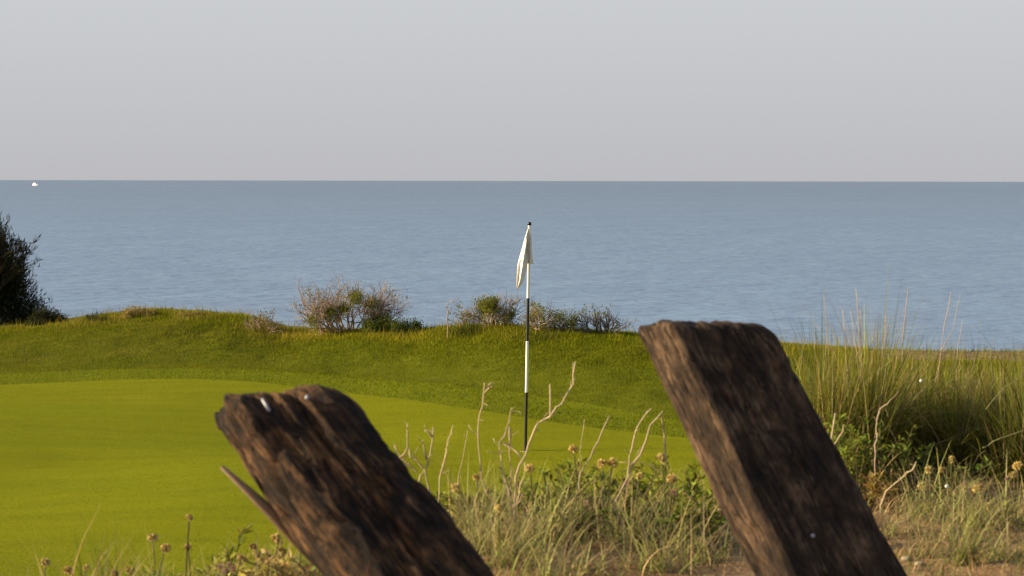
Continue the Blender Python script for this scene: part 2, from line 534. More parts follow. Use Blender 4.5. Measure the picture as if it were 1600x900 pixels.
def scatter_turf():
    # putting green
    n = 1500000
    x = RG.uniform(-11.5, 4.5, n); y = RG.uniform(12.0, 26.6, n)
    k = (green_d(x, y) < 0) & in_view(x, y, 3.5) & (dune_mask(x, y) < 0.3)
    x, y = x[k], y[k]; n = len(x)
    stripe = (vnoise(x * 0.35, y * 1.6, 44) - 0.5) * 0.22 + (vnoise(x * 1.6, y * 5, 45) - 0.5) * 0.22 + (fbm(x * 9, y * 9, 46, 2) - 0.5) * 0.25
    col = np.array([0.192, 0.208, 0.010]) * (1 + stripe)[:, None] * np.stack([1 + .34 * (vnoise(x * .4, y * .8, 47) - .5), np.ones(n), np.ones(n)], -1) * (1 + RG.normal(0, .22, (n, 1)))
    mb = MB()
    mb.tris(np.stack([x, y, H(x, y) + 0.010], -1), RG.uniform(0, 6.28, n), RG.uniform(.005, .011, n), RG.uniform(.003, .0065, n), RG.uniform(0.1, 0.9, n), col)
    tag(mb.build('mown_grass', M_GRASS), 'short mown yellow green grass of the putting green', 'grass', kind='stuff')
    # fringe
    n = 340000
    x = RG.uniform(-13, 6, n); y = RG.uniform(14, 28.5, n)
    d = green_d(x, y)
    k = (d > 0) & (d < FRINGE) & in_view(x, y, 3.5) & (dune_mask(x, y) < 0.3)
    x, y = x[k], y[k]; n = len(x)
    col = np.array([0.142, 0.165, 0.003]) * (1 + RG.normal(0, .2, (n, 1))) * (1 + (fbm(x * 2, y * 3, 51)[:, None] - .5) * 0.3)
    mb = MB()
    mb.tris(np.stack([x, y, H(x, y) + 0.004], -1), RG.uniform(0, 6.28, n), RG.uniform(.015, .032, n), RG.uniform(.006, .012, n), RG.uniform(0.1, 0.8, n), col)
    tag(mb.build('fringe_grass', M_GRASS), 'slightly longer grass in the collar round the putting green', 'grass', kind='stuff')
    # rough
    n = 2500000
    x = RG.uniform(-13, 13, n); y = RG.uniform(11, 34, n)
    d = green_d(x, y)
    yc = YC(x)
    sandy = sstep((y - (yc - 1.5)) / 0.5) * sstep((x - 4.3) / 1.0)
    k = (d > FRINGE - 0.02) & in_view(x, y, 3.5) & (y < yc + 1.0) & (dune_mask(x, y) < 0.45) & (RG.random(n) > sandy * 0.93)
    k &= (y > 18) | (RG.random(n) < 0.25)
    x, y, yc = x[k], y[k], yc[k]; n = len(x)
    t = np.clip((y - YF(x)) / (YC(x) - YF(x)), 0, 1)
    cl = fbm(x * 1.6, y * 1.6, 61); cl2 = fbm(x * 7, y * 7, 63, 2)
    h = (0.026 + 0.034 * sstep(t * 1.5 - 0.45) * (0.4 + 1.2 * cl)) * RG.uniform(0.6, 1.3, n) * (0.7 + 0.6 * cl2)
    g = np.array([0.126, 0.148, 0.004]); dry = np.array([0.25, 0.205, 0.035])
    mixv = np.clip(sstep(t * 1.6 - 0.7) * (cl * 1.5 - 0.6) + RG.normal(0.02, .12, n), 0, 1)[:, None]
    left = sstep((-x - 2.0) / 2.5)[:, None] * 0.35
    mixv = np.clip(mixv + left * np.clip(cl[:, None] * 2 - 0.5, 0, 1), 0, 0.9)
    yel = np.exp(-((y - (yc - 0.7)) / 0.35) ** 2) * (np.exp(-((x + 2.95) / 0.45) ** 2) + np.exp(-((x + 1.6) / 0.6) ** 2))
    col = g * (1 - mixv) + dry * mixv
    col = col * (1 - 0.6 * yel[:, None]) + np.array([0.33, 0.29, 0.02]) * 0.6 * yel[:, None]
    col = col * (1 + RG.normal(0, .22, (n, 1))) * (1 + (cl2[:, None] - .5) * 0.3)
    cw = (np.exp(-np.clip(d[k] - FRINGE, 0, None) / 1.8) * sstep((x + 3.2) / 2.2))[:, None]; col = col * (1 - cw) + np.array([0.148, 0.163, 0.003]) * (1 + RG.normal(0, .2, (n, 1))) * cw; h = h * (1 - 0.3 * cw[:, 0])
    tall = (RG.random(n) < 0.03) & (t > 0.72); h = np.where(tall, h * 2.6, h); col = np.where(tall[:, None], col * np.array([1.5, 1.25, 1.6]), col)
    mb = MB()
    mb.tris(np.stack([x, y, H(x, y) - 0.004], -1), RG.uniform(0, 6.28, n), h, RG.uniform(.005, .011, n), RG.uniform(0.1, 0.9, n), np.clip(col, .004, 1))
    tag(mb.build('rough_grass', M_GRASS), 'longer grass covering the bank behind the putting green', 'grass', kind='stuff')


scatter_turf()


# ---------------------------------------------------------------- golf flag
def simple_mat(name, col, rough=0.4, spec=0.5, noise=0):
    m, n, l, p, out = mat_new(name)
    p.inputs['Base Color'].default_value = (*col, 1); p.inputs['Roughness'].default_value = rough; p.inputs['Specular IOR Level'].default_value = spec
    if noise:
        t = n.new('ShaderNodeTexNoise'); t.inputs['Scale'].default_value = noise
        r = n.new('ShaderNodeMapRange'); r.inputs[3].default_value = 0.8; r.inputs[4].default_value = 1.1
        l.new(t.outputs[0], r.inputs[0])
        v = n.new('ShaderNodeVectorMath'); v.operation = 'SCALE'; v.inputs[0].default_value = col
        l.new(r.outputs[0], v.inputs['Scale']); l.new(v.outputs[0], p.inputs['Base Color'])
    return m


def lathe(mb, p0, p1, prof, col, n=14):
    """prof: (t along p0-p1, radius)"""
    p0 = np.array(p0, float); p1 = np.array(p1, float)
    ax = (p1 - p0); T = ax / np.linalg.norm(ax)
    A = np.cross(T, [0, 1, 0]); A /= np.linalg.norm(A); B = np.cross(T, A)
    th = np.arange(n) / n * 2 * math.pi
    V = np.concatenate([p0 + ax * t + r * (np.cos(th)[:, None] * A + np.sin(th)[:, None] * B) for t, r in prof])
    m = len(prof); i = np.arange(m - 1)[:, None] * n; j = np.arange(n)[None, :]
    f = np.stack([i + j, i + (j + 1) % n, i + n + (j + 1) % n, i + n + j], -1).reshape(-1, 4)
    mb.add(V, col, None, f)


def golf_flag():
    Y = 19.55
    base = gpt(821.5, Y); top = at(827.2, 350, Y)
    t = thing('golf_flag', base, 'white golf flag hanging limp from a black and white banded pole in the green', 'golf flag')
    mw = simple_mat('white_paint', (0.78, 0.77, 0.74), 0.35, noise=20); mk = simple_mat('black_paint', (0.012, 0.012, 0.013), 0.35)
    L = top - base
    py = lambda y: (at(824, y, Y).z - base.z) / L.z
    cuts = [(py(361), 1.0, mw, 'white'), (py(466), py(361), mw, 'white'), (py(533), py(466), mk, 'black'), (py(613), py(533), mw, 'white'), (-0.03, py(613), mk, 'black')]
    cuts = cuts[1:]
    cuts[0] = (py(466), 0.995, mw, 'white')
    R0, R1 = 0.0150, 0.0140
    rr = lambda s: R0 + (R1 - R0) * s
    for a, b, m, nm in cuts:
        mb = MB(); A = base + L * a; B = base + L * b
        lathe(mb, A, B, [(0, 0.001), (0, rr(a) * .97), (0.004, rr(a)), (0.012, rr(a)), (0.988, rr(b)), (0.996, rr(b)), (1, rr(b) * .97), (1, 0.001)], (1, 1, 1))
        o = mb.build('pole_band', m, t)
        o['label'] = nm + ' painted band of the pole'
        for p in o.data.polygons: p.use_smooth = len(p.vertices) == 4 and abs(p.normal.z) < 0.9
    mb = MB(); A = top - L * 0.005; B = top + L * 0.009
    lathe(mb, A, B, [(0, 0.001), (0, 0.020), (0.6, 0.021), (0.9, 0.014), (1, 0.001)], (1, 1, 1))
    mb.build('pole_cap', mk, t, smooth=True)
    mb = MB(); lathe(mb, base + Vector((0, 0, -0.12)), base + Vector((0, 0, 0.012)), [(0, 0.052), (1, 0.054), (1, 0.050), (0, 0.05)], (1, 1, 1), 24)
    mb.build('hole_cup', mw, t, smooth=True)
    # cloth: rows from the top to the bottom, columns from left edge to right edge
    rows = [(357, 825, 826.5, 829), (370, 820.5, 826, 830), (385, 816.5, 825.5, 831), (400, 812, 825, 832.5), (412, 809, 824.3, 833.5), (418, 808, 823.7, 833.7), (427, 807.5, 821, 823.5), (436, 807, 819, 819.5),
            (445, 806.5, 814.5, 815), (453, 806.8, 808, 808.2)]
    NV, NU, NR = 48, 22, 9
    ys = np.array([r[0] for r in rows], float)
    yy = np.linspace(357, 453, NV)
    lft, mid, rgt = [np.interp(yy, ys, [r[k] for r in rows]) for k in (1, 2, 3)]
    IR = int(np.searchsorted(yy, 413.5))          # the short lobe on the right ends here
    V = []
    for i in range(NV):
        s = i / (NV - 1)
        for j in range(NU):
            u = j / (NU - 1)
            px = lft[i] + (mid[i] - lft[i]) * u
            dy = 0.030 * min(1, s * 2.5) * 1.5 * (math.sin((1 - u) * 7.5 + s * 2.2) + 0.45 * math.sin(u * 15 + 1.3 + s * 3)) * (1 - 0.5 * u) - 0.030 - 0.10 * s ** 1.5
            V.append(at(px, yy[i] + 1.5 * math.sin(u * 6 + 0.7) * s * (1 - u), Y + dy))
    V = [tuple(q) for q in V]
    f = [(i * NU + j, i * NU + j + 1, (i + 1) * NU + j + 1, (i + 1) * NU + j) for i in range(NV - 1) for j in range(NU - 1)]
    prev = [i * NU + NU - 1 for i in range(IR)]
    for j in range(1, NR):
        u = j / (NR - 1); cur = []
        for i in range(IR):
            s = i / (NV - 1)
            px = mid[i] + (rgt[i] - mid[i]) * u
            dy = -0.03 * (1 - u) + (0.030 * math.sin(u * 7 + s * 3)) * min(1, s * 2.5)
            cur.append(len(V)); V.append(tuple(at(px, yy[i] - 0.8 * (1 - u) * s, Y + dy)))
        f += [(prev[i], cur[i], cur[i + 1], prev[i + 1]) for i in range(IR - 1)]
        prev = cur
    m, n, l, p, out = mat_new('flag_cloth')
    p.inputs['Base Color'].default_value = (0.80, 0.79, 0.76, 1); p.inputs['Roughness'].default_value = 0.8
    tr = n.new('ShaderNodeBsdfTranslucent'); tr.inputs[0].default_value = (0.8, 0.74, 0.62, 1)
    mx = n.new('ShaderNodeMixShader'); mx.inputs[0].default_value = 0.3
    l.new(p.outputs[0], mx.inputs[1]); l.new(tr.outputs[0], mx.inputs[2]); l.new(mx.outputs[0], out.inputs[0])
    mb = MB(); mb.add(V, (1, 1, 1), None, f)
    o = mb.build('flag', m, t, smooth=True)
    md = o.modifiers.new('thick', 'SOLIDIFY'); md.thickness = 0.0012
    # the small faded print on the cloth
    mp = simple_mat('faded_print', (0.42, 0.42, 0.43), 0.8)
    for (ax, ay, w, h) in ((819, 395.5, 1.9, 2.0), (822, 390.5, 1.5, 1.6)):
        i = int((ay - 357) / 96 * (NV - 1)); j = int((ax - lft[i]) / (mid[i] - lft[i]) * (NU - 1))
        mb = MB(); q = Vector(V[i * NU + j]) + Vector((0, -0.006, 0))
        s = Y / F
        pts = [q + Vector((math.cos(a) * w * s * 0.7, 0.0, math.sin(a) * h * s * 0.7)) for a in np.arange(8) / 8 * 6.283]
        mb.add([tuple(q)] + [tuple(z) for z in pts], (1, 1, 1), [(0, 1 + k, 1 + (k + 1) % 8) for k in range(8)])
        mb.build('printed_mark', mp, o)


golf_flag()


# ---------------------------------------------------------------- leaning timber posts
def wood_mat(name, dark, mid, light, seed, st=0.28, lo=0.40, hi=0.63):
    m, n, l, p, out = mat_new(name)
    tc = n.new('ShaderNodeTexCoord')
    mp = n.new('ShaderNodeMapping'); mp.inputs['Scale'].default_value = (1, 1, st); mp.inputs['Location'].default_value = (seed, 0, 0)
    l.new(tc.outputs['Object'], mp.inputs[0])
    t = n.new('ShaderNodeTexNoise'); t.inputs['Scale'].default_value = 42; t.inputs['Detail'].default_value = 8; t.inputs['Roughness'].default_value = 0.7
    l.new(mp.outputs[0], t.inputs[0])
    t2 = n.new('ShaderNodeTexNoise'); t2.inputs['Scale'].default_value = 9; t2.inputs['Detail'].default_value = 4
    mp2 = n.new('ShaderNodeMapping'); mp2.inputs['Scale'].default_value = (1, 1, 0.6); mp2.inputs['Location'].default_value = (seed + 3, 1, 0)
    l.new(tc.outputs['Object'], mp2.inputs[0]); l.new(mp2.outputs[0], t2.inputs[0])
    ad = n.new('ShaderNodeMath'); ad.operation = 'MULTIPLY_ADD'; ad.inputs[1].default_value = 0.55
    l.new(t.outputs[0], ad.inputs[0])
    m2 = n.new('ShaderNodeMath'); m2.operation = 'MULTIPLY'; m2.inputs[1].default_value = 0.45
    l.new(t2.outputs[0], m2.inputs[0]); l.new(m2.outputs[0], ad.inputs[2])
    t3 = n.new('ShaderNodeTexNoise'); t3.inputs['Scale'].default_value = 150; t3.inputs['Detail'].default_value = 3
    mp3 = n.new('ShaderNodeMapping'); mp3.inputs['Scale'].default_value = (1, 1, 0.05); l.new(tc.outputs['Object'], mp3.inputs[0]); l.new(mp3.outputs[0], t3.inputs[0])
    ad3 = n.new('ShaderNodeMath'); ad3.operation = 'MULTIPLY_ADD'; ad3.inputs[1].default_value = 0.22; l.new(t3.outputs[0], ad3.inputs[0])
    sb = n.new('ShaderNodeMath'); sb.operation = 'SUBTRACT'; sb.inputs[1].default_value = 0.11; l.new(ad.outputs[0], sb.inputs[0]); l.new(sb.outputs[0], ad3.inputs[2]); ad = ad3
    t4 = n.new('ShaderNodeTexNoise'); t4.inputs['Scale'].default_value = 26; t4.inputs['Detail'].default_value = 4; t4.inputs['Roughness'].default_value = 0.6
    mp4 = n.new('ShaderNodeMapping'); mp4.inputs['Scale'].default_value = (1, 1, 0.10); mp4.inputs['Location'].default_value = (seed * 2, 5, 0)
    l.new(tc.outputs['Object'], mp4.inputs[0]); l.new(mp4.outputs[0], t4.inputs[0])
    c1 = n.new('ShaderNodeMath'); c1.operation = 'SUBTRACT'; c1.inputs[1].default_value = 0.5; l.new(t4.outputs[0], c1.inputs[0])
    c2 = n.new('ShaderNodeMath'); c2.operation = 'ABSOLUTE'; l.new(c1.outputs[0], c2.inputs[0])
    crk = n.new('ShaderNodeMapRange'); crk.inputs[1].default_value = 0.0; crk.inputs[2].default_value = 0.022; crk.inputs[3].default_value = 0.32; crk.inputs[4].default_value = 1.0
    l.new(c2.outputs[0], crk.inputs[0])
    r = n.new('ShaderNodeValToRGB'); e = r.color_ramp.elements
    e[0].position, e[0].color = lo, (*dark, 1)
    e[1].position, e[1].color = hi, (*light, 1)
    x = e.new(0.50); x.color = (*mid, 1)
    l.new(ad.outputs[0], r.inputs[0])
    cm = n.new('ShaderNodeVectorMath'); cm.operation = 'SCALE'; l.new(r.outputs[0], cm.inputs[0]); l.new(crk.outputs[0], cm.inputs['Scale']); l.new(cm.outputs[0], p.inputs['Base Color'])
    p.inputs['Roughness'].default_value = 0.85; p.inputs['Specular IOR Level'].default_value = 0.25
    b = n.new('ShaderNodeBump'); b.inputs['Strength'].default_value = 1.0; b.inputs['Distance'].default_value = 0.02
    hh = n.new('ShaderNodeMath'); hh.operation = 'MULTIPLY_ADD'; hh.inputs[1].default_value = 0.5; l.new(crk.outputs[0], hh.inputs[0]); l.new(t.outputs[0], hh.inputs[2])
    l.new(hh.outputs[0], b.inputs['Height']); l.new(b.outputs[0], p.inputs['Normal'])
    return m


def timber_post(label, top_c, low_c, w, d, yaw, tilt_top, mat, seed, grooves, taper, rnd, rough=1.0, rim=(0.05, 0.12)):
    """top_c / low_c: world points on the axis at the top and at the bottom of the picture"""
    a = (top_c - low_c).normalized()
    nf = Vector((math.sin(yaw), -math.cos(yaw), 0)); nf = (nf - a * nf.dot(a)).normalized()
    Yv = -nf; Xv = Yv.cross(a).normalized()
    # carry the axis into the sand
    foot = low_c - a * ((low_c.z - (DUNE - 0.45)) / a.z)
    base = low_c - a * ((low_c.z - DUNE) / a.z)
    root = thing('wooden_post', base, label, 'post', 'leaning timber posts')
    Lt = (top_c - foot).length
    NU, NV = 120, 210
    V = np.zeros((NV, NU, 3))
    hx, hy = w / 2, d / 2
    for i in range(NV):
        s = i / (NV - 1)
        z = Lt * s
        sc = 1 + (taper - 1) * (1 - s)            # wider towards the foot
        for j in range(NU):
            th = j / NU * 2 * math.pi
            c, sn = math.cos(th), math.sin(th)
            k = (abs(c) ** rnd + abs(sn) ** rnd) ** (-1 / rnd)
            x, y = c * k * hx * sc, sn * k * hy * sc
            q = Vector((x * 9 + seed, y * 9, z * 2.2))
            big = mnoise.fractal(q, 1.0, 2.0, 3)
            fine = mnoise.fractal(Vector((x * 42 + seed * 2, y * 42, z * 6.0)), 0.8, 2.0, 4)
            chip = mnoise.noise(Vector((x * 26 + seed, y * 26, z * 13 + seed))); chip = -max(0.0, chip - 0.15) * 0.020
            disp = (big * 0.006 + fine * 0.0045 + chip) * rough
            ang = math.atan2(y / hy, x / hx)
            for (ga, gw, gd, z0, z1) in grooves:  # splits that run along the grain
                wob = ga + 0.16 * mnoise.noise(Vector((z * 5 + seed, ga * 7, 0)))
                dd = (ang - wob + math.pi) % (2 * math.pi) - math.pi
                e = max(0, min(1, (z - z0 * Lt) * 8)) * max(0, min(1, (z1 * Lt - z) * 8)) if z1 < 0.999 else max(0, min(1, (z - z0 * Lt) * 8))
                disp -= gd * math.exp(-(dd / gw) ** 2) * e
            r = math.hypot(x, y)
            f_ = 1 + disp / r
            # world-level cut at the head, weathered round at its rim
            near = max(0.0, 1 - (Lt - z) / rim[0])
            f_ *= 1 - rim[1] * near ** 2.2
            V[i, j] = (x * f_, y * f_, z)
    # the head is cut at a slope: shear the sections towards it
    sx, sy = tilt_top
    for i in range(NV):
        s = i / (NV - 1)
        for j in range(NU):
            zz = V[i, j, 0] * sx + V[i, j, 1] * sy
            zz += 0.012 * rough * mnoise.fractal(Vector((V[i, j, 0] * 22 + seed, V[i, j, 1] * 22, 0)), 1, 2, 3) + 0.014 * mnoise.noise(Vector((V[i, j, 0] * 9, seed, 0)))
            V[i, j, 2] += zz * s ** 3
    verts = V.reshape(-1, 3).tolist()
    ii = np.arange(NV - 1)[:, None] * NU; jj = np.arange(NU)[None, :]
    f4 = np.stack([ii + jj, ii + (jj + 1) % NU, ii + NU + (jj + 1) % NU, ii + NU + jj], -1).reshape(-1, 4)
    # head cap: rings closing to the middle
    rings = 8
    cen = V[-1].mean(0); f3 = []
    prev = (NV - 1) * NU
    f4 = f4.tolist()
    for k in range(1, rings):
        t = k / rings
        st = len(verts)
        for j in range(NU):
            p = V[-1, j] * (1 - t) + cen * t
            p = p + np.array([0, 0, 0.010 * (1 - (1 - t) ** 2) + 0.010 * mnoise.fractal(Vector((p[0] * 30 + seed, p[1] * 30, 5)), 1, 2, 3)])
            verts.append(p.tolist())
        for j in range(NU):
            f4.append([prev + j, prev + (j + 1) % NU, st + (j + 1) % NU, st + j])
        prev = st
    verts.append((cen + np.array([0, 0, 0.01])).tolist())
    for j in range(NU): f3.append([prev + j, prev + (j + 1) % NU, len(verts) - 1])
    mb = MB(); mb.add(verts, (1, 1, 1), f3, f4)
    o = mb.build('timber', mat, root, smooth=True, world=False)
    M = Matrix(((Xv.x, Yv.x, a.x, foot.x), (Xv.y, Yv.y, a.y, foot.y), (Xv.z, Yv.z, a.z, foot.z), (0, 0, 0, 1)))
    o.matrix_parent_inverse = Matrix.Identity(4)
    o.matrix_basis = Matrix.Translation(-base) @ M
    return root, M, V


def on_post(px, py, M, V):
    """the point of the timber's skin nearest the camera along a pixel's ray"""
    W_ = (np.c_[V.reshape(-1, 3), np.ones(V.shape[0] * V.shape[1])] @ np.array(M).T)[:, :3]
    d = np.array(at(px, py, 1.0)) - np.array([0, 0, CAMZ]); d /= np.linalg.norm(d)
    rel = W_ - np.array([0, 0, CAMZ]); dist = rel @ d
    off = np.linalg.norm(rel - dist[:, None] * d, axis=1)
    c = np.argsort(off)[:14]
    k = c[np.argmin(dist[c])]
    return Vector((0, 0, CAMZ)) + Vector(d) * float(dist[k])


M_STEEL = simple_mat('grey_steel', (0.32, 0.34, 0.38), 0.5, 0.4)
M_STEEL.node_tree.nodes['Principled BSDF'].inputs['Metallic'].default_value = 0.3
M_SPLINT = veg_mat('split_wood', 0.8, 0, 0.2, noise=40)

WOOD_A = wood_mat('dark_weathered_timber', (0.007, 0.005, 0.004), (0.034, 0.019, 0.010), (0.23, 0.12, 0.048), 1.0, 0.42, 0.42, 0.67)
WOOD_B = wood_mat('brown_weathered_timber', (0.014, 0.009, 0.006), (0.050, 0.031, 0.018), (0.215, 0.138, 0.080), 7.0, 0.50, 0.37, 0.66)
F90 = -math.pi / 2
# left post
pA, MA, VA = timber_post('dark cracked timber post leaning steeply left with a loose pale splinter on its edge', at(428, 625, 4.28), at(646, 905, 4.13), 0.247, 0.186, rad(33),
                         (-0.52, 0.20), WOOD_A, 3.3, [(F90 + 0.05, 0.05, 0.020, 0.62, 1.0), (F90 - 0.28, 0.04, 0.010, 0.3, 1.0), (F90 + 0.5, 0.06, 0.014, 0.1, 0.75), (F90 + 0.2, 0.05, 0.016, 0.0, 0.7)], 1.17, 5.0, 1.7, (0.085, 0.20))
# right post
pB, MB_, VB = timber_post('brown squared timber post with a clean edge leaning left beside the tall grass', at(1098, 511, 5.00), at(1298, 905, 4.85), 0.266, 0.174, rad(27),
                          (-0.44, 0.24), WOOD_B, 11.7, [(F90 + 0.22, 0.022, 0.024, 0.0, 0.56), (F90 - 0.35, 0.03, 0.006, 0.7, 1.0)], 1.19, 16.0, 0.8, (0.025, 0.08))


def splinter(root):
    P = [at(346, 729, 4.20), at(365, 746, 4.20), at(391, 770, 4.21), at(424, 801, 4.22), at(460, 838, 4.24), at(496, 878, 4.27)]
    mb = MB(); mb.tube(P, [0.0045, 0.0075, 0.011, 0.015, 0.016, 0.012], (0.38, 0.27, 0.18), 6, (0.09, 0.055, 0.03))
    mb.add([tuple(P[0] + Vector((-0.004, 0, 0.004)))], (0.3, 0.2, 0.12))
    o = mb.build('splinter', M_SPLINT, root, smooth=True); o['label'] = 'pale splinter of wood standing off the edge'


splinter(pA)


def nail(root, M, V, px, py, px2, py2, r, name='nail', label=None):
    a = on_post(px, py, M, V); b = on_post(px2, py2, M, V)
    dv = (Vector((0, 0, CAMZ)) - a).normalized() * (r * 0.6)
    mb = MB(); m_ = (a + b) / 2 + dv * 1.6
    mb.tube([a - dv, a + dv, m_, b + dv, b - dv] if (px, py) != (px2, py2) else [a - dv, a + dv * 0.5, a + dv, a + dv * 1.5], [r * .9, r, r, r, r * .9] if (px, py) != (px2, py2) else [r * 1.0, r * 1.0, r * .8, r * .3], (1, 1, 1), 10)
    o = mb.build(name, M_STEEL, root, smooth=True)
    if label: o['label'] = label


nail(pA, MA, VA, 410, 624, 421, 642, 0.0030, 'staple', 'grey metal staple near the top of the post')
nail(pA, MA, VA, 480, 621, 480, 621, 0.0050)
nail(pB, MB_, VB, 1270, 837, 1270, 837, 0.0055)


# ---------------------------------------------------------------- boat on the sea
def boat():
    Y = 7.0 * F / 8.6
    c = at(55.5, 290.6, Y); c.z = SEA_Z
    t0 = c.copy()
    t = thing('motor_boat', c, 'small white motor boat far out on the sea near the horizon', 'boat')
    mw = simple_mat('boat_white', (0.85, 0.85, 0.85), 0.3); mg = simple_mat('boat_glass', (0.03, 0.04, 0.05), 0.1)
    mb = MB(); L = 7.6; secs = []
    for x, wd, z0, z1 in ((-3.8, 1.15, -0.25, 1.1), (-1.5, 1.35, -0.3, 1.15), (1.0, 1.25, -0.3, 1.25), (2.8, 0.7, -0.2, 1.5), (3.9, 0.04, 0.3, 1.75)):
        secs.append([(x, -wd, z1), (x, -wd * .8, z0 + .35), (x, 0, z0), (x, wd * .8, z0 + .35), (x, wd, z1)])
    V = [tuple(c + Vector(p)) for s in secs for p in s]
    f = [(i * 5 + j, i * 5 + j + 1, i * 5 + j + 6, i * 5 + j + 5) for i in range(4) for j in range(4)] + [(i * 5 + 4, i * 5, i * 5 + 5, i * 5 + 9) for i in range(4)]
    mb.add(V, (1, 1, 1), [(0, 1, 2), (0, 2, 3), (0, 3, 4)], f); mb.build('hull', mw, t)
    def box(name, x0, x1, y, z0, z1, rake, mat):
        mb = MB()
        V = [(x0, -y, z0), (x1, -y, z0), (x1, y, z0), (x0, y, z0), (x0 + .1, -y * .85, z1), (x1 - rake, -y * .85, z1), (x1 - rake, y * .85, z1), (x0 + .1, y * .85, z1)]
        mb.add([tuple(c + Vector(v)) for v in V], (1, 1, 1), None, [(0, 1, 5, 4), (1, 2, 6, 5), (2, 3, 7, 6), (3, 0, 4, 7), (4, 5, 6, 7), (0, 3, 2, 1)]); return mb.build(name, mat, t)
    box('cabin', -2.9, 1.2, 1.0, 1.1, 2.6, 0.7, mw)
    box('windscreen', 0.72, 1.16, 0.8, 1.75, 2.3, 0.25, mg)
    mb = MB(); mb.tube([c + Vector((-1.2, 0, 2.55)), c + Vector((-1.3, 0, 4.2))], 0.05, (1, 1, 1), 5); mb.build('mast', mw, t)
    t.rotation_euler = (0, 0, rad(-38)); t.scale = (1.2, 1.2, 1.2)


boat()


# ---------------------------------------------------------------- shrubs on the crest
def grow(mb, p, d, L, r, depth, rng, ends, col, col2, spread=0.6, up=0.12, kids=(2, 4), nseg=3):
    P = [p]; R = [r]
    for k in range(nseg):
        d = (d + Vector(rng.normal(0, 0.20, 3)) + Vector((0, 0, up * 0.5))).normalized()
        p = p + d * (L / nseg); P.append(p); R.append(r * (1 - 0.45 * (k + 1) / nseg))
    f = rng.uniform(0.7, 1.25)
    mb.tube(P, R, np.array(col) * f, 4 if depth > 1 else 3, np.array(col2) * f)
    if depth == 0:
        ends.append((P[-1], d)); return
    for k in range(rng.integers(kids[0], kids[1] + 1)):
        s = rng.uniform(0.35, 1.0); i = min(nseg - 1, int(s * nseg)); q = P[i].lerp(P[i + 1], s * nseg - i if s < 1 else 1)
        nd = (d + Vector(rng.normal(0, spread, 3)) + Vector((0, 0, up))).normalized()
        grow(mb, q, nd, L * rng.uniform(0.55, 0.85), r * 0.55, depth - 1, rng, ends, col, col2, spread, up, kids, nseg)
    ends.append((P[-1], d))


BARK = (0.22, 0.155, 0.10); BARK2 = (0.42, 0.32, 0.225)


def shrub(px, Y, w, h, seed, label, stems=10, depth=3, green=0.4, leafcol=(0.13, 0.145, 0.018), name='dry_shrub', lean=0.0, greenspots=None, r0=0.016, cat='shrub', bark=BARK, bark2=BARK2, low=1.0, kids=(2, 4), group='shrubs along the crest'):
    rng = np.random.default_rng(seed)
    b = gpt(px, Y); b.z -= 0.03
    t = thing(name, b, label, cat, group)
    mb = MB(); ends = []
    for k in range(stems):
        u = (k + 0.5) / stems * 2 - 1
        p = b + Vector((u * w * 0.16, rng.uniform(-.12, .12), 0))
        d = Vector((u * w / max(h, .1) * 0.75 + lean, rng.normal(0, .45), low * rng.uniform(.7, 1.1))).normalized()
        grow(mb, p, d, h * rng.uniform(.40, .62), r0 * rng.uniform(.6, 1.1), depth, rng, ends, bark, bark2, kids=kids)
    # keep within the outline seen from the front
    mb.build('branches', M_TWIG, t)
    if green > 0 and ends:
        fb = MB(); n = len(ends)
        if greenspots:
            pick = []
            for (gx, gz, gr) in greenspots:
                for i, (p, d) in enumerate(ends):
                    if abs((p.x - b.x) - gx) < gr and abs(p.z - b.z - gz) < gr: pick.append(i)
            extra = [i for i in range(n) if rng.random() < green * 0.3]
            idx = sorted(set(pick)) + extra
        else: idx = [i for i in range(n) if rng.random() < green]
        pos = []; dr = []
        for i in idx:
            p, d = ends[i]; k = rng.integers(8, 16)
            pos.append(np.array(p) + rng.normal(0, 0.030, (k, 3))); dr.append(np.array(d) + rng.normal(0, .7, (k, 3)) + [0, 0, .3])
        if pos:
            pos = np.concatenate(pos); dr = np.concatenate(dr); m = len(pos)
            fb.leaves(pos, dr, rng.normal(0, 1, (m, 3)), rng.uniform(.025, .05, m), rng.uniform(.008, .015, m), jitter(leafcol, m, .28, rng))
            fb.build('foliage', M_LEAF, t)
    return t


# large bare bush: px 455..635, 437..515, at the crest
shrub(543, 30.0, 1.75, 0.78, 7, 'largest tangled shrub on the crest with bare pinkish twigs and green tufts', stems=30, depth=4, green=0.05, greenspots=[(.12, .55, .07), (.36, .46, .06), (-.25, .32, .07), (.52, .22, .10), (-.05, .38, .05), (-.5, .2, .07)], r0=0.020, kids=(2, 4))
shrub(410, 30.3, 0.62, 0.36, 12, 'small bare brown shrub on the crest just left of the largest one', stems=13, depth=3, green=0.05, r0=0.011)
shrub(598, 29.5, 0.75, 0.22, 13, 'low bushy green shrub at the right foot of the largest bare shrub', stems=14, depth=3, green=0.95, leafcol=(0.09, 0.115, 0.014), name='green_shrub', r0=0.009)
shrub(640, 29.3, 0.45, 0.18, 14, 'low dark twiggy shrub trailing right of the largest bare shrub', stems=9, depth=3, green=0.45, leafcol=(0.05, 0.07, 0.012), r0=0.008, bark=(.07, .06, .055), bark2=(.12, .10, .09))
shrub(775, 28.4, 0.60, 0.50, 15, 'leafy shrub left of the flagpole with a bright green crown and bare twigs', stems=17, depth=3, green=0.10, greenspots=[(-.12, .3, .12), (.15, .12, .10)], leafcol=(0.15, 0.165, 0.018), r0=0.014)
shrub(733, 28.6, 0.34, 0.36, 16, 'slim bare shrub with pinkish twigs left of the bright green crown', stems=7, depth=3, green=0.08, r0=0.011)
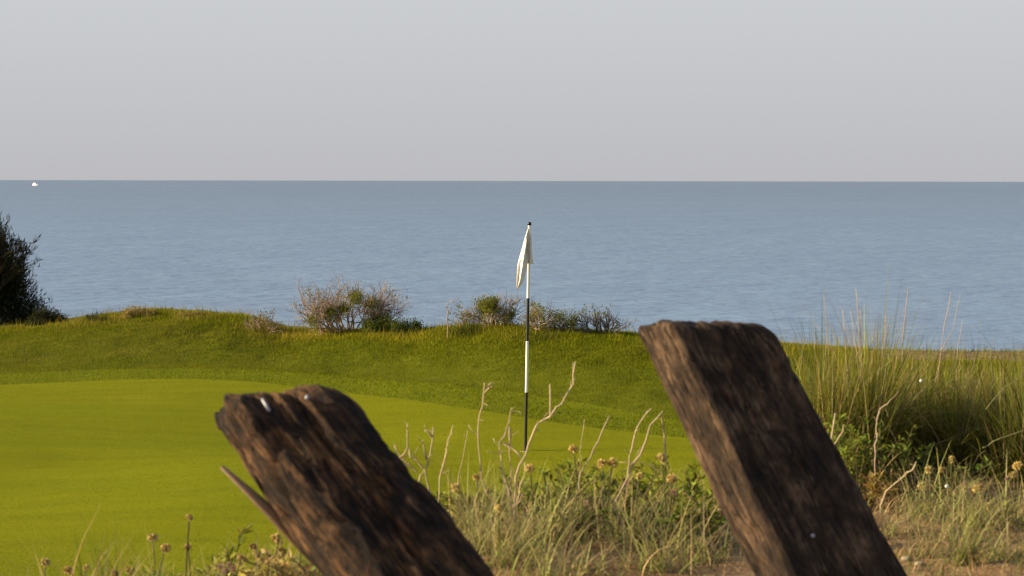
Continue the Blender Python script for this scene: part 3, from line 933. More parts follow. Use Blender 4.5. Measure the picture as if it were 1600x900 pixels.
shrub(846, 27.9, 0.42, 0.42, 17, 'upright pinkish shrub with green leaves just right of the flagpole', stems=12, depth=3, green=0.20, leafcol=(0.16, 0.165, 0.02), r0=0.014)
shrub(884, 27.8, 0.36, 0.34, 18, 'sparse dark twiggy shrub midway between flagpole and right post', stems=9, depth=3, green=0.18, leafcol=(0.14, 0.15, 0.02), r0=0.014, bark=(.08, .07, .06), bark2=(.16, .13, .11))
shrub(938, 27.7, 0.72, 0.40, 19, 'dark bare twiggy shrub at the right end of the crest shrubs', stems=13, depth=3, green=0.08, leafcol=(0.14, 0.15, 0.02), r0=0.014, bark=(.09, .075, .065), bark2=(.19, .155, .13))


def twig_path(name, px_paths, Y, label, cat='dead plant', r=0.0048, col=(.30, .22, .13), col2=(.50, .40, .25), group=None, root=None, mat=None, seed=0, dyr=0.04, part='branch', taper=0.45, base=None, spurs=True):
    """a bare plant whose branches follow the outlines of the photographed one, each at a distance of its own"""
    rng = np.random.default_rng(seed + len(px_paths))
    t = root
    if t is None:
        p0 = px_paths[0][0]
        b = Vector(at(p0[0], p0[1], Y)) if base is None else base
        g = float(H(b.x, b.y)); b = Vector((b.x, b.y, g))
        t = thing(name, b, label, cat, group)
    for i, path in enumerate(px_paths):
        dy0 = 0 if i == 0 else rng.uniform(-dyr, dyr)
        P = []
        for k, q in enumerate(path):
            w = k / max(1, len(path) - 1)
            P.append(at(q[0], q[1], Y + dy0 * w))
        if i == 0 and root is None: P = [t.location - Vector((0, 0, .02))] + P
        # soften into a wavering curve
        Q = [P[0]]
        for k in range(len(P) - 1):
            for s in (0.5, 1.0):
                q = P[k].lerp(P[k + 1], s)
                if s < 1: q = q + Vector(rng.normal(0, r * 0.75, 3))
                Q.append(q)
        rr = np.linspace(1, taper, len(Q)) * r * (0.74 if i == 0 else 0.58) * rng.uniform(.85, 1.15)
        rr = rr * rng.uniform(.80, 1.2, len(Q))
        mb = MB(); f = rng.uniform(.8, 1.2); mb.tube(Q, rr, np.array(col) * f, 6, np.array(col2) * f)
        if spurs:
            for k in range(1, len(Q) - 1):          # nodes and short broken side twigs
                if rng.random() < .55:
                    dv = (Q[k + 1] - Q[k]).normalized(); sv = (dv + Vector(rng.normal(0, .75, 3))).normalized(); q = Q[k].lerp(Q[k + 1], rng.uniform(.1, .8)); ln = rng.uniform(1.5, 9) * r
                    mb.tube([q, q + sv * ln * .6, q + sv * ln + Vector(rng.normal(0, .15 * ln, 3))], (rr[k] * .6, rr[k] * .3), np.array(col) * f, 5, np.array(col2) * f)
        mb.build(part, mat or M_TWIG, t, smooth=True)
    return t


# bare curled twig left of the shrubs by the pole
twig_path('dead_twig', [[(699, 500), (700, 488), (697, 478), (701, 472), (709, 470), (717, 467)], [(700, 499), (708, 503), (716, 506)], [(701, 490), (706, 483)]], 28.0, 'lone curled dead twig standing left of the shrubs by the flagpole', r=0.013, col=(.25, .19, .15), col2=(.42, .34, .28), seed=3)


def tuft(px, Y, n, hmin, hmax, spread, seed, label, col, col2, name='grass_tuft', width=(.006, .012), tilt=0.5, bend=0.9, group=None, cat='grass', loc=None):
    rng = np.random.default_rng(seed)
    b = gpt(px, Y) if loc is None else loc
    t = thing(name, b, label, cat, group)
    mb = MB()
    x = b.x + rng.normal(0, spread, n); y = b.y + rng.normal(0, spread, n)
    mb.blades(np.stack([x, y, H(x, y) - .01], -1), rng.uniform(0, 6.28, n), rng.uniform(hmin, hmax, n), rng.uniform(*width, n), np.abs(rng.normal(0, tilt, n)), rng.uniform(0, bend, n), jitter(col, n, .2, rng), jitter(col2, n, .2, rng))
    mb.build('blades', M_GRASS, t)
    return t


tuft(728, 28.2, 420, .08, .24, .14, 41, 'dark green grass tuft below the shrubs left of the flagpole', (.05, .065, .012), (.11, .12, .02))
tuft(855, 27.3, 260, .06, .16, .18, 42, 'low grass tuft under the shrubs right of the flagpole', (.07, .085, .012), (.16, .15, .03))
tuft(470, 29.9, 320, .06, .16, .20, 43, 'yellow dry grass tuft at the left foot of the largest shrub', (.20, .17, .02), (.38, .29, .05))
tuft(640, 29.0, 260, .06, .15, .16, 44, 'green grass tuft below the low dark trailing shrub', (.06, .08, .012), (.13, .14, .02))


def dark_bush():
    rng = np.random.default_rng(77)
    b = gpt(-38, 33.8); b.z -= 0.05
    t = thing('evergreen_bush', b, 'large dark evergreen bush at the left edge of the crest', 'bush')
    st = MB(); fo = MB(); ends = []
    for k in range(34):
        u = rng.uniform(-1, 1); v = rng.uniform(-1, 1)
        p = b + Vector((u * .35, v * .3, 0)); d = Vector((u * 0.85, v * .6, rng.uniform(.5, 1.2))).normalized()
        grow(st, p, d, rng.uniform(.66, 1.0), .024, 3, rng, ends, (.05, .035, .025), (.11, .075, .05), spread=.45, up=.28)
    st.build('branches', M_TWIG, t)
    pos = []; dr = []; col = []
    for p, d in ends:
        n = rng.integers(10, 18)
        s = rng.uniform(-.12, .10, (n, 1))
        pos.append(np.array(p) + np.array(d) * s + rng.normal(0, .018, (n, 3))); dr.append(np.array(d) * 1.2 + rng.normal(0, .55, (n, 3)) + [0, 0, .35])
        c = np.array((0.028, 0.034, 0.010)) if rng.random() < .8 else np.array((.075, .05, .022))
        col.append(jitter(c, n, .3, rng))
    # inner clumps
    for k in range(2300):
        th = rng.uniform(0, 6.28); ph = rng.uniform(0, 1); R = rng.uniform(.3, 1) ** .5
        hz = 2.05 * (1 - ph ** 1.4) * R
        c = np.array(b) + [math.cos(th) * 1.36 * ph * R, math.sin(th) * 1.0 * ph * R, max(.05, hz)]
        n = 26
        pos.append(c + rng.normal(0, .10, (n, 3))); dr.append(rng.normal(0, .6, (n, 3)) + [math.cos(th) * .5, math.sin(th) * .5, .8]); col.append(jitter((.026, .032, .009), n, .35, rng))
    pos = np.concatenate(pos); dr = np.concatenate(dr); col = np.concatenate(col); m = len(pos)
    fo.leaves(pos, dr, rng.normal(0, 1, (m, 3)), rng.uniform(.06, .13, m), rng.uniform(.008, .018, m), col)
    fo.build('foliage', M_LEAF, t)


dark_bush()
shrub(70, 32.2, 0.75, 0.22, 50, 'low dark scrub spreading right of the dark evergreen bush', stems=16, depth=3, green=0.8, leafcol=(.03, .036, .012), r0=.008, bark=(.05, .04, .035), bark2=(.09, .07, .06), name='low_scrub')
shrub(150, 31.6, 0.55, 0.16, 51, 'sparse dark scrub on the slope between the evergreen bush and the left mound', stems=9, depth=2, green=0.5, leafcol=(.03, .036, .014), r0=.006, bark=(.05, .04, .035), bark2=(.09, .07, .06), name='low_scrub')
shrub(215, 31.6, 0.85, 0.17, 52, 'low pale dry scrub on top of the left mound', stems=22, depth=2, green=0.55, leafcol=(.27, .21, .06), r0=.008, name='low_scrub')
shrub(300, 31.2, 0.6, 0.11, 53, 'thin dry scrub on the right shoulder of the left mound', stems=12, depth=2, green=0.5, leafcol=(.20, .17, .04), r0=.006, name='low_scrub')


# ---------------------------------------------------------------- foreground plants on the dune
def head_mesh(seed, col, R=0.018):
    rng = np.random.default_rng(seed)
    mb = MB()
    n = 90
    for k in range(n):
        z = 1 - 1.75 * (k + .5) / n; th = k * 2.39996
        r = math.sqrt(max(0, 1 - z * z)); d = np.array([r * math.cos(th), r * math.sin(th), z]) + rng.normal(0, .12, 3); d /= np.linalg.norm(d)
        a = np.cross(d, rng.normal(0, 1, 3)); a /= np.linalg.norm(a); b = np.cross(d, a)
        L = R * rng.uniform(.8, 1.2); w = R * .20; o = d * R * .15
        V = [o + a * w * .5, o - a * w * .25 + b * w * .43, o - a * w * .25 - b * w * .43, d * L * .6 + a * w, d * L * .6 - a * w * .5 + b * w * .86, d * L * .6 - a * w * .5 - b * w * .86, d * L]
        c = np.clip(np.array(col) * rng.uniform(.6, 1.45), 0, 1)
        c2 = np.clip(c * np.array([1.25, 1.15, .9]), 0, 1)
        mb.add(V, np.array([c * .8] * 3 + [c] * 3 + [c2]), [(3, 4, 6), (4, 5, 6), (5, 3, 6)], [(0, 1, 4, 3), (1, 2, 5, 4), (2, 0, 3, 5)])
    return mb.mesh('flower_head', M_DRY)


HEADS = [head_mesh(1, (.46, .35, .12)), head_mesh(2, (.30, .22, .08)), head_mesh(3, (.50, .41, .16))]
PINK = head_mesh(4, (.33, .22, .18), 0.012)
SEDGE0 = (.22, .24, .07); SEDGE1 = (.46, .41, .16)


def sedge(px, Y, seed, label, heads=(), nbl=60, lmin=.12, lmax=.34, spread=.05, pink=(), c0=SEDGE0, c1=SEDGE1, name='sedge_plant', cat='plant', group='sedge plants on the dune', wid=(.0035, .008), hr=1.0, mixdry=.2, tilt=.7):
    rng = np.random.default_rng(seed)
    b = gpt(px, Y)
    t = thing(name, b, label, cat, group)
    mb = MB()
    n = int(nbl * 2.5)
    x = b.x + rng.normal(0, spread, n); y = b.y + rng.normal(0, spread, n)
    dry = (rng.random(n) < mixdry)[:, None]
    a0 = np.where(dry, jitter((.30, .23, .12), n, .2, rng), jitter(c0, n, .22, rng)); a1 = np.where(dry, jitter((.42, .33, .19), n, .2, rng), jitter(c1, n, .25, rng))
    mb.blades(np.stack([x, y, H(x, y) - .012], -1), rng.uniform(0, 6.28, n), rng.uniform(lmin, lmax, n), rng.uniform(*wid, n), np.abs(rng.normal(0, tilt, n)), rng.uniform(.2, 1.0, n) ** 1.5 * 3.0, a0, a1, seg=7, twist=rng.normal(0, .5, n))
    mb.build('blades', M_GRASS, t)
    for lst, mesh_pick in ((heads, None), (pink, PINK)):
        for i, (hx, hy) in enumerate(lst):
            Yh = Y + rng.uniform(-.1, .1)
            p = at(hx, hy, Yh)
            q = b + Vector((rng.normal(0, .02), rng.normal(0, .02), -.01))
            # a stem that bows out from the tuft to its head
            if (p - q).length < 0.02: q = p - Vector((0, 0, .08))
            mid = q.lerp(p, .55) + Vector((-(p.x - q.x) * .18, 0, .02))
            S_ = [q * (1 - s) ** 2 + mid * 2 * s * (1 - s) + p * s * s for s in np.linspace(0, 1, 8)]
            sm = MB(); sm.tube(S_, (0.0032, 0.0022), jitter((.16, .16, .07), 1, .2, rng)[0], 5)
            so = sm.build('stem', M_LEAF, t, smooth=True)
            h = bpy.data.objects.new('flower_head', mesh_pick or HEADS[int(rng.integers(0, 3))])
            COL.objects.link(h); h.parent = t; h.location = p - b
            h.rotation_euler = (rng.normal(0, .5), rng.normal(0, .5), rng.uniform(0, 6.28)); s = hr * rng.uniform(.75, 1.12); h.scale = (s, s, s * rng.uniform(.8, 1))
    return t


def leafy(px, Y, h, w, seed, label, col=(.10, .125, .018), n=14, leaves=34, group='green leafy plants on the dune', name='leafy_plant', ll=(.022, .045), lw=(.007, .014), lean=0, cat='plant'):
    rng = np.random.default_rng(seed); n = max(5, int(n * .8)); leaves = int(leaves * .85); col = np.array(col) * 1.45
    b = gpt(px, Y)
    t = thing(name, b, label, cat, group)
    st = MB(); fo = MB()
    for k in range(n):
        x0 = b.x + rng.normal(0, w * .18); y0 = b.y + rng.normal(0, w * .18); q = Vector((x0, y0, float(H(x0, y0)) - .01))
        tip = q + Vector((rng.normal(0, w * .45) + lean, rng.normal(0, w * .45), h * rng.uniform(.55, 1.05)))
        mid = q.lerp(tip, .5) + Vector((rng.normal(0, .02), rng.normal(0, .02), .02))
        P = [q * (1 - s) ** 2 + mid * 2 * s * (1 - s) + tip * s * s for s in np.linspace(0, 1, 7)]
        st.tube(P, (.004, .0018), jitter((.17, .15, .06), 1, .2, rng)[0], 5)
        s = rng.uniform(.15, 1.05, leaves)
        A = np.array([tuple(p) for p in P]); pos = np.stack([np.interp(np.minimum(s, 1), np.linspace(0, 1, 7), A[:, i]) for i in range(3)], -1)
        az = np.arange(leaves) * 2.4 + rng.normal(0, .4, leaves)
        dr = np.stack([np.cos(az), np.sin(az), rng.uniform(.1, 1.2, leaves)], -1)
        fo.leaves(pos, dr, np.tile([-0.25, -0.15, 0.35], (leaves, 1)) + rng.normal(0, .75, (leaves, 3)), rng.uniform(*ll, leaves), rng.uniform(*lw, leaves), jitter(col, leaves, .25, rng) * rng.uniform(.8, 1.25))
    nd = int(n * 6); x = b.x + rng.normal(0, w * .4, nd); y = b.y + rng.normal(0, w * .4, nd)      # withered stems of the last year
    dm = MB(); c = jitter((.34, .26, .12), nd, .3, rng)
    dm.blades(np.stack([x, y, H(x, y) - .01], -1), rng.uniform(0, 6.28, nd), h * rng.uniform(.4, 1.05, nd), rng.uniform(.002, .006, nd), np.abs(rng.normal(0, .6, nd)), rng.uniform(-.2, 2.2, nd), c, c * 1.35, seg=6)
    dm.build('withered_stems', M_DRY, t)['kind'] = 'stuff'
    st.build('stems', M_LEAF, t, smooth=True)
    fo.build('leaves', M_LEAF, t)
    return t


# dead branching plants between the posts
G_DEAD = 'dead branching plants between the posts'
twig_path('dead_plant', [[(676, 790), (674, 776), (664, 733), (668, 717), (673, 705), (677, 667)], [(656, 772), (657, 742), (663, 733)], [(651, 738), (636, 726), (625, 715), (616, 696)], [(625, 715), (637, 699), (637, 661)],
                         [(660, 731), (648, 715), (639, 701)], [(666, 717), (660, 687)], [(674, 682), (665, 672)]], 6.55, 'forked dead plant with pale branches beside the left post', group=G_DEAD, r=.0062, seed=1)
twig_path('dead_plant', [[(685, 790), (687, 747), (695, 717), (700, 688), (708, 664)], [(692, 731), (699, 704), (701, 690)]], 6.7, 'thin pale dead stem right of the forked dead plant', group=G_DEAD, r=.0042, seed=2)
twig_path('dead_plant', [[(712, 800), (716, 747), (723, 717), (731, 672)]], 6.9, 'faintest thin dead stem between forked plant and tall straight stem', group=G_DEAD, r=.0026, seed=3)
twig_path('dead_plant', [[(773, 786), (760, 771), (752, 748), (748, 699), (749, 650), (755, 622), (757, 598)], [(757, 614), (765, 606), (769, 597)]], 6.7, 'tall straight dead stem with a short fork at its tip', group=G_DEAD, r=.0052, seed=4)
twig_path('dead_plant', [[(803, 806), (799, 792), (786, 740), (783, 712), (780, 691), (771, 685)], [(781, 692), (788, 683), (792, 667), (797, 648), (805, 636)], [(797, 785), (799, 744), (796, 709), (795, 667)], [(787, 692), (799, 699), (811, 715)], [(795, 700), (799, 668)]], 6.55,
          'bushy dead plant with crossing branches left of the pole base', group=G_DEAD, r=.0060, seed=5, col=(.30, .22, .14))
twig_path('dead_plant', [[(804, 808), (804, 780), (806, 747), (821, 712), (832, 680), (841, 661), (860, 651), (877, 632), (896, 600), (899, 565)], [(860, 651), (859, 600)], [(806, 790), (813, 757), (820, 722)]], 6.45,
          'tallest dead branch curving up and right across the flagpole', group=G_DEAD, r=.0066, seed=6)
twig_path('dead_plant', [[(895, 800), (905, 752), (914, 728), (928, 700), (940, 676), (952, 650)]], 6.75, 'leaning dead stem right of the flagpole above the yellow heads', group=G_DEAD, r=.0050, seed=7)
twig_path('dead_plant', [[(974, 800), (984, 712), (990, 688), (1000, 660), (1018, 638)]], 6.8, 'slim dead stem beside the thick one near the right post', group=G_DEAD, r=.0045, seed=8)
twig_path('dead_plant', [[(955, 800), (972, 764), (984, 740), (1000, 712), (1016, 664), (1036, 642)], [(1034, 652), (1040, 712), (1046, 740)]], 6.45, 'thick pale dead branch leaning towards the right post', group=G_DEAD, r=.0062, seed=9)
twig_path('dead_plant', [[(1098, 812), (1092, 792), (1072, 772), (1044, 748), (1024, 732), (1000, 722), (968, 722)]], 6.4, 'dry stem arching low to the left in front of the right post', group=G_DEAD, r=.0040, seed=10, col=(.36, .26, .12), col2=(.44, .33, .16))
twig_path('dead_plant', [[(900, 790), (903, 735), (908, 690), (913, 655)]], 7.0, 'thin dry stem behind the round brown head right of the pole', group=G_DEAD, r=.0022, seed=11)

# sticks lying on the sand
def stick(pts, Y, r, label, seed, col=(.38, .29, .18)):
    P = []
    for (px, py) in pts: P.append(at(px, py, Y))
    t = thing('dry_stick', P[0].lerp(P[-1], .5), label, 'stick', 'dry sticks lying on the dune')
    mb = MB(); Q = []
    for k in range(len(P) - 1):
        for s in (0, .5): Q.append(P[k].lerp(P[k + 1], s))
    Q.append(P[-1]); rng = np.random.default_rng(seed)
    mb.tube(Q, np.linspace(r, r * .6, len(Q)) * rng.uniform(.85, 1.15, len(Q)), col, 6)
    mb.build('stick', M_TWIG, t, smooth=True)


stick([(838, 826), (862, 815), (890, 811), (917, 802)], 6.5, .0055, 'long dry stick lying across the low plants right of the pole base', 1)
stick([(1084, 834), (1100, 844), (1116, 852)], 6.4, .0055, 'short pale stick lying on the sand left of the right post', 2)

# plants between the posts
sedge(742, 6.55, 101, 'sedge with a drooping brown head right of the left post', heads=[(744, 746), (712, 762)], nbl=70)
sedge(765, 6.2, 102, 'pale arching sedge tuft at the right edge of the left post', heads=[(780, 794)], nbl=80, lmax=.36)
sedge(805, 6.15, 103, 'sedge with one yellow head low in front of the tallest dead branch', heads=[(798, 856)], nbl=75, lmax=.34)
sedge(850, 6.35, 104, 'upright grey green sedge tuft below the pole base', heads=[(828, 732)], nbl=85)
sedge(905, 6.5, 105, 'sedge carrying the highest round brown head right of the pole', heads=[(896, 702)], nbl=70, pink=[(916, 786)])
sedge(948, 6.5, 106, 'sedge with two brown heads side by side above the leaves', heads=[(940, 724), (957, 723)], nbl=70)
sedge(1000, 6.3, 107, 'sedge with a yellow head beside the thick dead branch', heads=[(1000, 744)], nbl=70)
sedge(1045, 6.4, 108, 'sedge with two heads and a pink flower near the right post', heads=[(1034, 716), (1050, 748)], pink=[(1053, 770)], nbl=70)
sedge(1030, 5.98, 109, 'grey green sedge with crossing blades in front of the sand patch', nbl=46, lmin=.14, lmax=.30)
sedge(855, 5.75, 110, 'blue green sedge at the bottom edge between the posts', nbl=34, lmin=.12, lmax=.30)
sedge(912, 5.85, 111, 'low sedge with a brown head on the bottom sand', heads=[(912, 888)], nbl=26, lmax=.16)
sedge(1095, 6.15, 112, 'sedge tuft against the left edge of the right post', nbl=40, lmax=.24)
sedge(790, 5.95, 113, 'sedge bowing over the lower right edge of the left post', nbl=50, lmax=.30)

LG = (.15, .165, .022)
leafy(735, 6.75, .17, .16, 201, 'small leafy plant growing behind the left post edge', LG)
leafy(770, 6.8, .14, .18, 202, 'low leafy plant under the tall straight dead stem', (.09, .12, .02))
leafy(835, 6.75, .20, .18, 203, 'leafy plant directly below the flagpole base', (.10, .125, .02))
leafy(880, 6.85, .24, .20, 204, 'bright leafy plant with upright stems right of the pole base', (.14, .165, .018), n=16)
leafy(925, 6.9, .22, .18, 205, 'bright yellow green plant under the two brown heads', (.15, .165, .02), n=16)
leafy(975, 6.85, .20, .20, 206, 'dense leafy plant below the thick dead branch', LG, n=16)
leafy(1025, 6.8, .20, .20, 207, 'bushy leafy plant left of the right post', (.12, .15, .018), n=16)
leafy(1075, 6.7, .22, .17, 208, 'bright leafy plant tucked against the right post', (.14, .17, .018), n=16)
leafy(1105, 6.45, .17, .14, 209, 'small green plant at the foot of the right post edge', (.11, .14, .018))
leafy(900, 6.45, .11, .18, 210, 'low dark leafy plant above the sand patch', (.07, .095, .016))
leafy(985, 6.45, .12, .18, 211, 'low green plant on the back rim of the sand patch', (.08, .11, .016))
leafy(690, 6.9, .08, .12, 212, 'low green sprig seen above the left post edge', (.12, .14, .02))

# ---- bottom left corner
sedge(285, 6.15, 121, 'tallest sedge in the lower left corner with one round head above the green', heads=[(296, 809), (294, 855)], nbl=40, lmax=.22)
sedge(238, 6.2, 122, 'sedge with two heads left of the tallest one in the corner', heads=[(239, 841), (259, 856)], nbl=36, lmax=.2)
sedge(75, 6.25, 123, 'sedge head near the far lower left corner', heads=[(71, 879)], nbl=14, lmax=.14, hr=.9)
sedge(130, 6.25, 124, 'pair of sedge heads low in the lower left corner', heads=[(107, 891), (135, 887)], nbl=18, lmax=.14, hr=.9)
sedge(195, 6.2, 125, 'pair of low sedge heads at the bottom edge left of the leafy stems', heads=[(179, 896), (203, 892)], nbl=24, lmax=.16)
sedge(400, 6.1, 126, 'sedge with yellow heads close to the left post', heads=[(396, 855), (402, 866), (412, 877)], nbl=36, lmax=.18, mixdry=.5)
sedge(438, 6.1, 127, 'dry sedge with two heads touching the left post', heads=[(432, 841), (440, 861)], nbl=36, lmax=.18, mixdry=.6)
sedge(355, 5.9, 128, 'low plant with pinkish dry flowers at the bottom edge left of the left post', pink=[(345, 886), (358, 882), (366, 889), (352, 893), (374, 884)], nbl=30, lmax=.14, mixdry=.6)
sedge(22, 6.2, 129, 'yellow dry grass sprig in the far lower left corner', nbl=26, lmin=.12, lmax=.24, spread=.012, c0=(.3, .26, .06), c1=(.42, .36, .10), tilt=.12, name='dry_grass', cat='grass', group=None)
leafy(330, 6.15, .22, .14, 221, 'leafy stems with yellow tips leaning right in the lower left corner', (.20, .21, .03), n=9, ll=(.03, .055), lw=(.008, .014), lean=.03)
leafy(300, 6.2, .10, .16, 222, 'low leafy plant under the tallest sedge in the corner', (.15, .17, .03))
leafy(455, 5.95, .12, .18, 223, 'dry leafy plant at the lower left edge of the left post', (.30, .22, .08), n=9, leaves=22)
leafy(415, 5.9, .10, .20, 224, 'low yellowish plant between pink flowers and left post', (.26, .24, .06), n=10, leaves=22)


leafy(255, 6.0, .12, .16, 225, 'low green leafy plant at the bottom edge under the pair of heads', (.17, .19, .03))
leafy(372, 6.05, .14, .14, 226, 'greenish plant with dry stems between the leafy stems and the left post', (.24, .23, .05), n=9, leaves=22)
leafy(200, 6.05, .08, .14, 227, 'lowest green plant peeping over the bottom edge of the frame', (.16, .18, .03))


# ---- tall beach grass on the right
def marram(px, Y, n, h, w, seed, label, tallfrac=.12, c0=(.10, .115, .016), c1=(.22, .215, .035), dry=.16, group='tall beach grass clumps on the right', stalks=(), arches=(), lean=0.0):
    rng = np.random.default_rng(seed)
    b = gpt(px, Y)
    t = thing('beach_grass', b, label, 'grass', group)
    mb = MB()
    x = b.x + rng.normal(0, w * .42, n); y = b.y + rng.normal(0, w * .38, n)
    cn = rng.integers(0, 9, n); ccx = rng.normal(0, w * .40, 9); ccy = rng.normal(0, w * .34, 9); cs = w * rng.uniform(.05, .16, 9); x = b.x + ccx[cn] + rng.normal(0, 1, n) * cs[cn]; y = b.y + ccy[cn] + rng.normal(0, 1, n) * cs[cn]
    L = h * rng.uniform(.40, 1.0, n) * rng.uniform(.72, 1.15, 9)[cn]; k = rng.random(n) < tallfrac; L[k] *= rng.uniform(1.05, 1.22, k.sum())
    az = np.arctan2(y - b.y - ccy[cn], x - b.x - ccx[cn] + lean) + rng.normal(0, .7, n)
    til = np.clip(np.hypot(x - b.x - ccx[cn], y - b.y - ccy[cn]) / (cs[cn] + .01) * .20 + rng.normal(0, .14, n), 0, 1.0)
    dr = (rng.random(n) < dry)[:, None]
    a0 = np.where(dr, jitter((.30, .23, .11), n, .2, rng), jitter(c0, n, .38, rng)); a1 = np.where(dr, jitter((.45, .36, .20), n, .2, rng), jitter(c1, n, .45, rng))
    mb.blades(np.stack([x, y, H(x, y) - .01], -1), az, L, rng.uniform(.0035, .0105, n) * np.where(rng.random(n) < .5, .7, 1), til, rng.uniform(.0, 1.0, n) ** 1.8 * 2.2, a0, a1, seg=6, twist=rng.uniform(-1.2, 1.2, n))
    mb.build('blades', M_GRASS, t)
    if stalks: twig_path('', stalks, Y, '', root=t, r=.0030, col=(.34, .25, .14), col2=(.46, .36, .24), mat=M_DRY, seed=seed, dyr=.1, part='dry_stalk', taper=.6, spurs=False)
    if arches: twig_path('', arches, Y - .35, '', root=t, r=.0030, col=(.22, .22, .09), col2=(.40, .36, .20), mat=M_DRY, seed=seed + 1, dyr=.1, part='arching_blade', taper=.4, spurs=False)
    return t


marram(1335, 8.0, 2835, .68, .21, 301, 'tallest beach grass clump right of the right post with dry stalks above the sea', tallfrac=.30,
       stalks=[[(1350, 690), (1343, 540), (1341, 495), (1337, 449)], [(1346, 640), (1339, 555), (1329, 485)], [(1330, 690), (1322, 560), (1317, 484)], [(1346, 600), (1345, 540), (1344, 484)], [(1300, 640), (1294, 545), (1287, 460)], [(1380, 640), (1379, 547), (1384, 492)]])
marram(1265, 8.3, 1458, .54, .24, 302, 'fine bright beach grass against the right edge of the right post', c0=(.075, .10, .013), c1=(.21, .22, .035), tallfrac=.09)
marram(1420, 8.4, 1944, .50, .30, 303, 'beach grass clump with a single pale stalk standing high above it', tallfrac=.09, stalks=[[(1404, 640), (1411, 525), (1419, 450)], [(1382, 690), (1395, 655), (1411, 617), (1426, 572)]],
       arches=[[(1405, 670), (1419, 658), (1460, 645), (1517, 646), (1540, 660)]])
marram(1500, 8.3, 2138, .50, .30, 304, 'beach grass clump with leaning crossed stalks above the sea', c0=(.08, .10, .016), tallfrac=.09, stalks=[[(1462, 620), (1471, 545), (1476, 505), (1486, 456)], [(1460, 600), (1472, 545), (1490, 512), (1501, 460)], [(1494, 600), (1497, 540), (1504, 501)]],
       arches=[[(1450, 700), (1480, 687), (1517, 669), (1581, 662)], [(1475, 613), (1509, 600), (1538, 592)]])
marram(1580, 8.0, 2235, .54, .30, 305, 'dark green beach grass clump at the right edge of the frame', c0=(.075, .095, .016), tallfrac=.08, arches=[[(1535, 700), (1551, 690), (1578, 680), (1602, 671)], [(1540, 640), (1570, 605), (1604, 580)]], stalks=[[(1535, 760), (1540, 750), (1551, 707), (1540, 681)]])
marram(1680, 8.1, 1555, .46, .30, 306, 'beach grass clump cut off by the right edge of the frame', tallfrac=.06)
marram(1460, 9.2, 1458, .42, .40, 307, 'beach grass behind the clump with the single pale stalk', c0=(.07, .09, .015), c1=(.20, .20, .04), tallfrac=.03)
marram(1560, 9.3, 1458, .42, .40, 308, 'beach grass behind the clump with crossed stalks', c0=(.07, .09, .015), c1=(.20, .20, .04), tallfrac=.03)
marram(1345, 9.1, 1166, .46, .36, 309, 'beach grass behind the tallest clump', c0=(.08, .10, .015), c1=(.21, .21, .035), tallfrac=.03)

twig_path('dead_plant', [[(1367, 720), (1367, 695), (1369, 669), (1376, 638), (1393, 623)]], 7.3, 'crooked dead stem in front of the tall beach grass', r=.0055, seed=31, col=(.30, .22, .16), group='dead stems in the beach grass')
twig_path('dead_plant', [[(1298, 720), (1298, 695), (1305, 646)], [(1299, 697), (1310, 685), (1318, 664)]], 7.2, 'small forked dead stem against the right edge of the right post', r=.0055, seed=32, col=(.30, .22, .16), group='dead stems in the beach grass')
twig_path('dead_plant', [[(1376, 790), (1384, 768), (1413, 744), (1425, 735), (1432, 721)]], 7.0, 'dead stem leaning right in front of the yellow heads', r=.0050, seed=33, col=(.24, .19, .11), group='dead stems in the beach grass')

leafy(1290, 7.55, .26, .18, 231, 'leafy green plant along the right edge of the right post', (.12, .15, .018), n=19, leaves=30)
leafy(1335, 7.45, .28, .20, 232, 'bushy yellow green plant in front of the tallest beach grass', (.13, .155, .02), n=20, leaves=30)
leafy(1385, 7.5, .24, .20, 233, 'leafy plant right of the bushy yellow green one', (.10, .125, .018), n=16, leaves=28)
leafy(1355, 7.1, .14, .18, 234, 'low reddish leafy plant below the crooked dead stem', (.17, .12, .03), n=13)
leafy(1440, 7.5, .18, .22, 235, 'dark leafy plant among the yellow heads on the right', (.07, .095, .016), n=13)
sedge(1450, 6.95, 131, 'sedge with a lower yellow head on the right dune', heads=[(1441, 760), (1452, 734)], nbl=60, lmax=.3)
sedge(1490, 7.0, 132, 'sedge with the highest yellow head on the right dune', heads=[(1487, 718), (1472, 734)], nbl=60, lmax=.32)
sedge(1540, 6.7, 133, 'arching sedge with two brown heads on the right dune', heads=[(1527, 764), (1543, 790)], nbl=70, lmax=.32)
sedge(1592, 6.8, 134, 'sedge with stacked heads at the right edge of the frame', heads=[(1590, 728), (1584, 742)], pink=[(1574, 748)], nbl=60, lmax=.3)
sedge(1515, 6.1, 135, 'bright upright sedge tuft on the lower right sand', nbl=32, lmin=.14, lmax=.26, spread=.018, tilt=.25, c0=(.17, .18, .05), c1=(.30, .30, .10))
sedge(1455, 6.3, 136, 'yellowish dry tuft on the sand beside the right post', nbl=46, lmax=.18, mixdry=.7, c0=(.2, .18, .05), c1=(.32, .28, .10))
sedge(1570, 6.2, 137, 'low grey green sedge in the lower right corner', nbl=40, lmax=.2)
sedge(1415, 6.6, 138, 'low dry tuft against the lower right edge of the right post', nbl=46, lmax=.17, mixdry=.6)
sedge(1500, 6.45, 139, 'sprawling sedge in the middle of the right sand', nbl=46, lmax=.24, mixdry=.4)


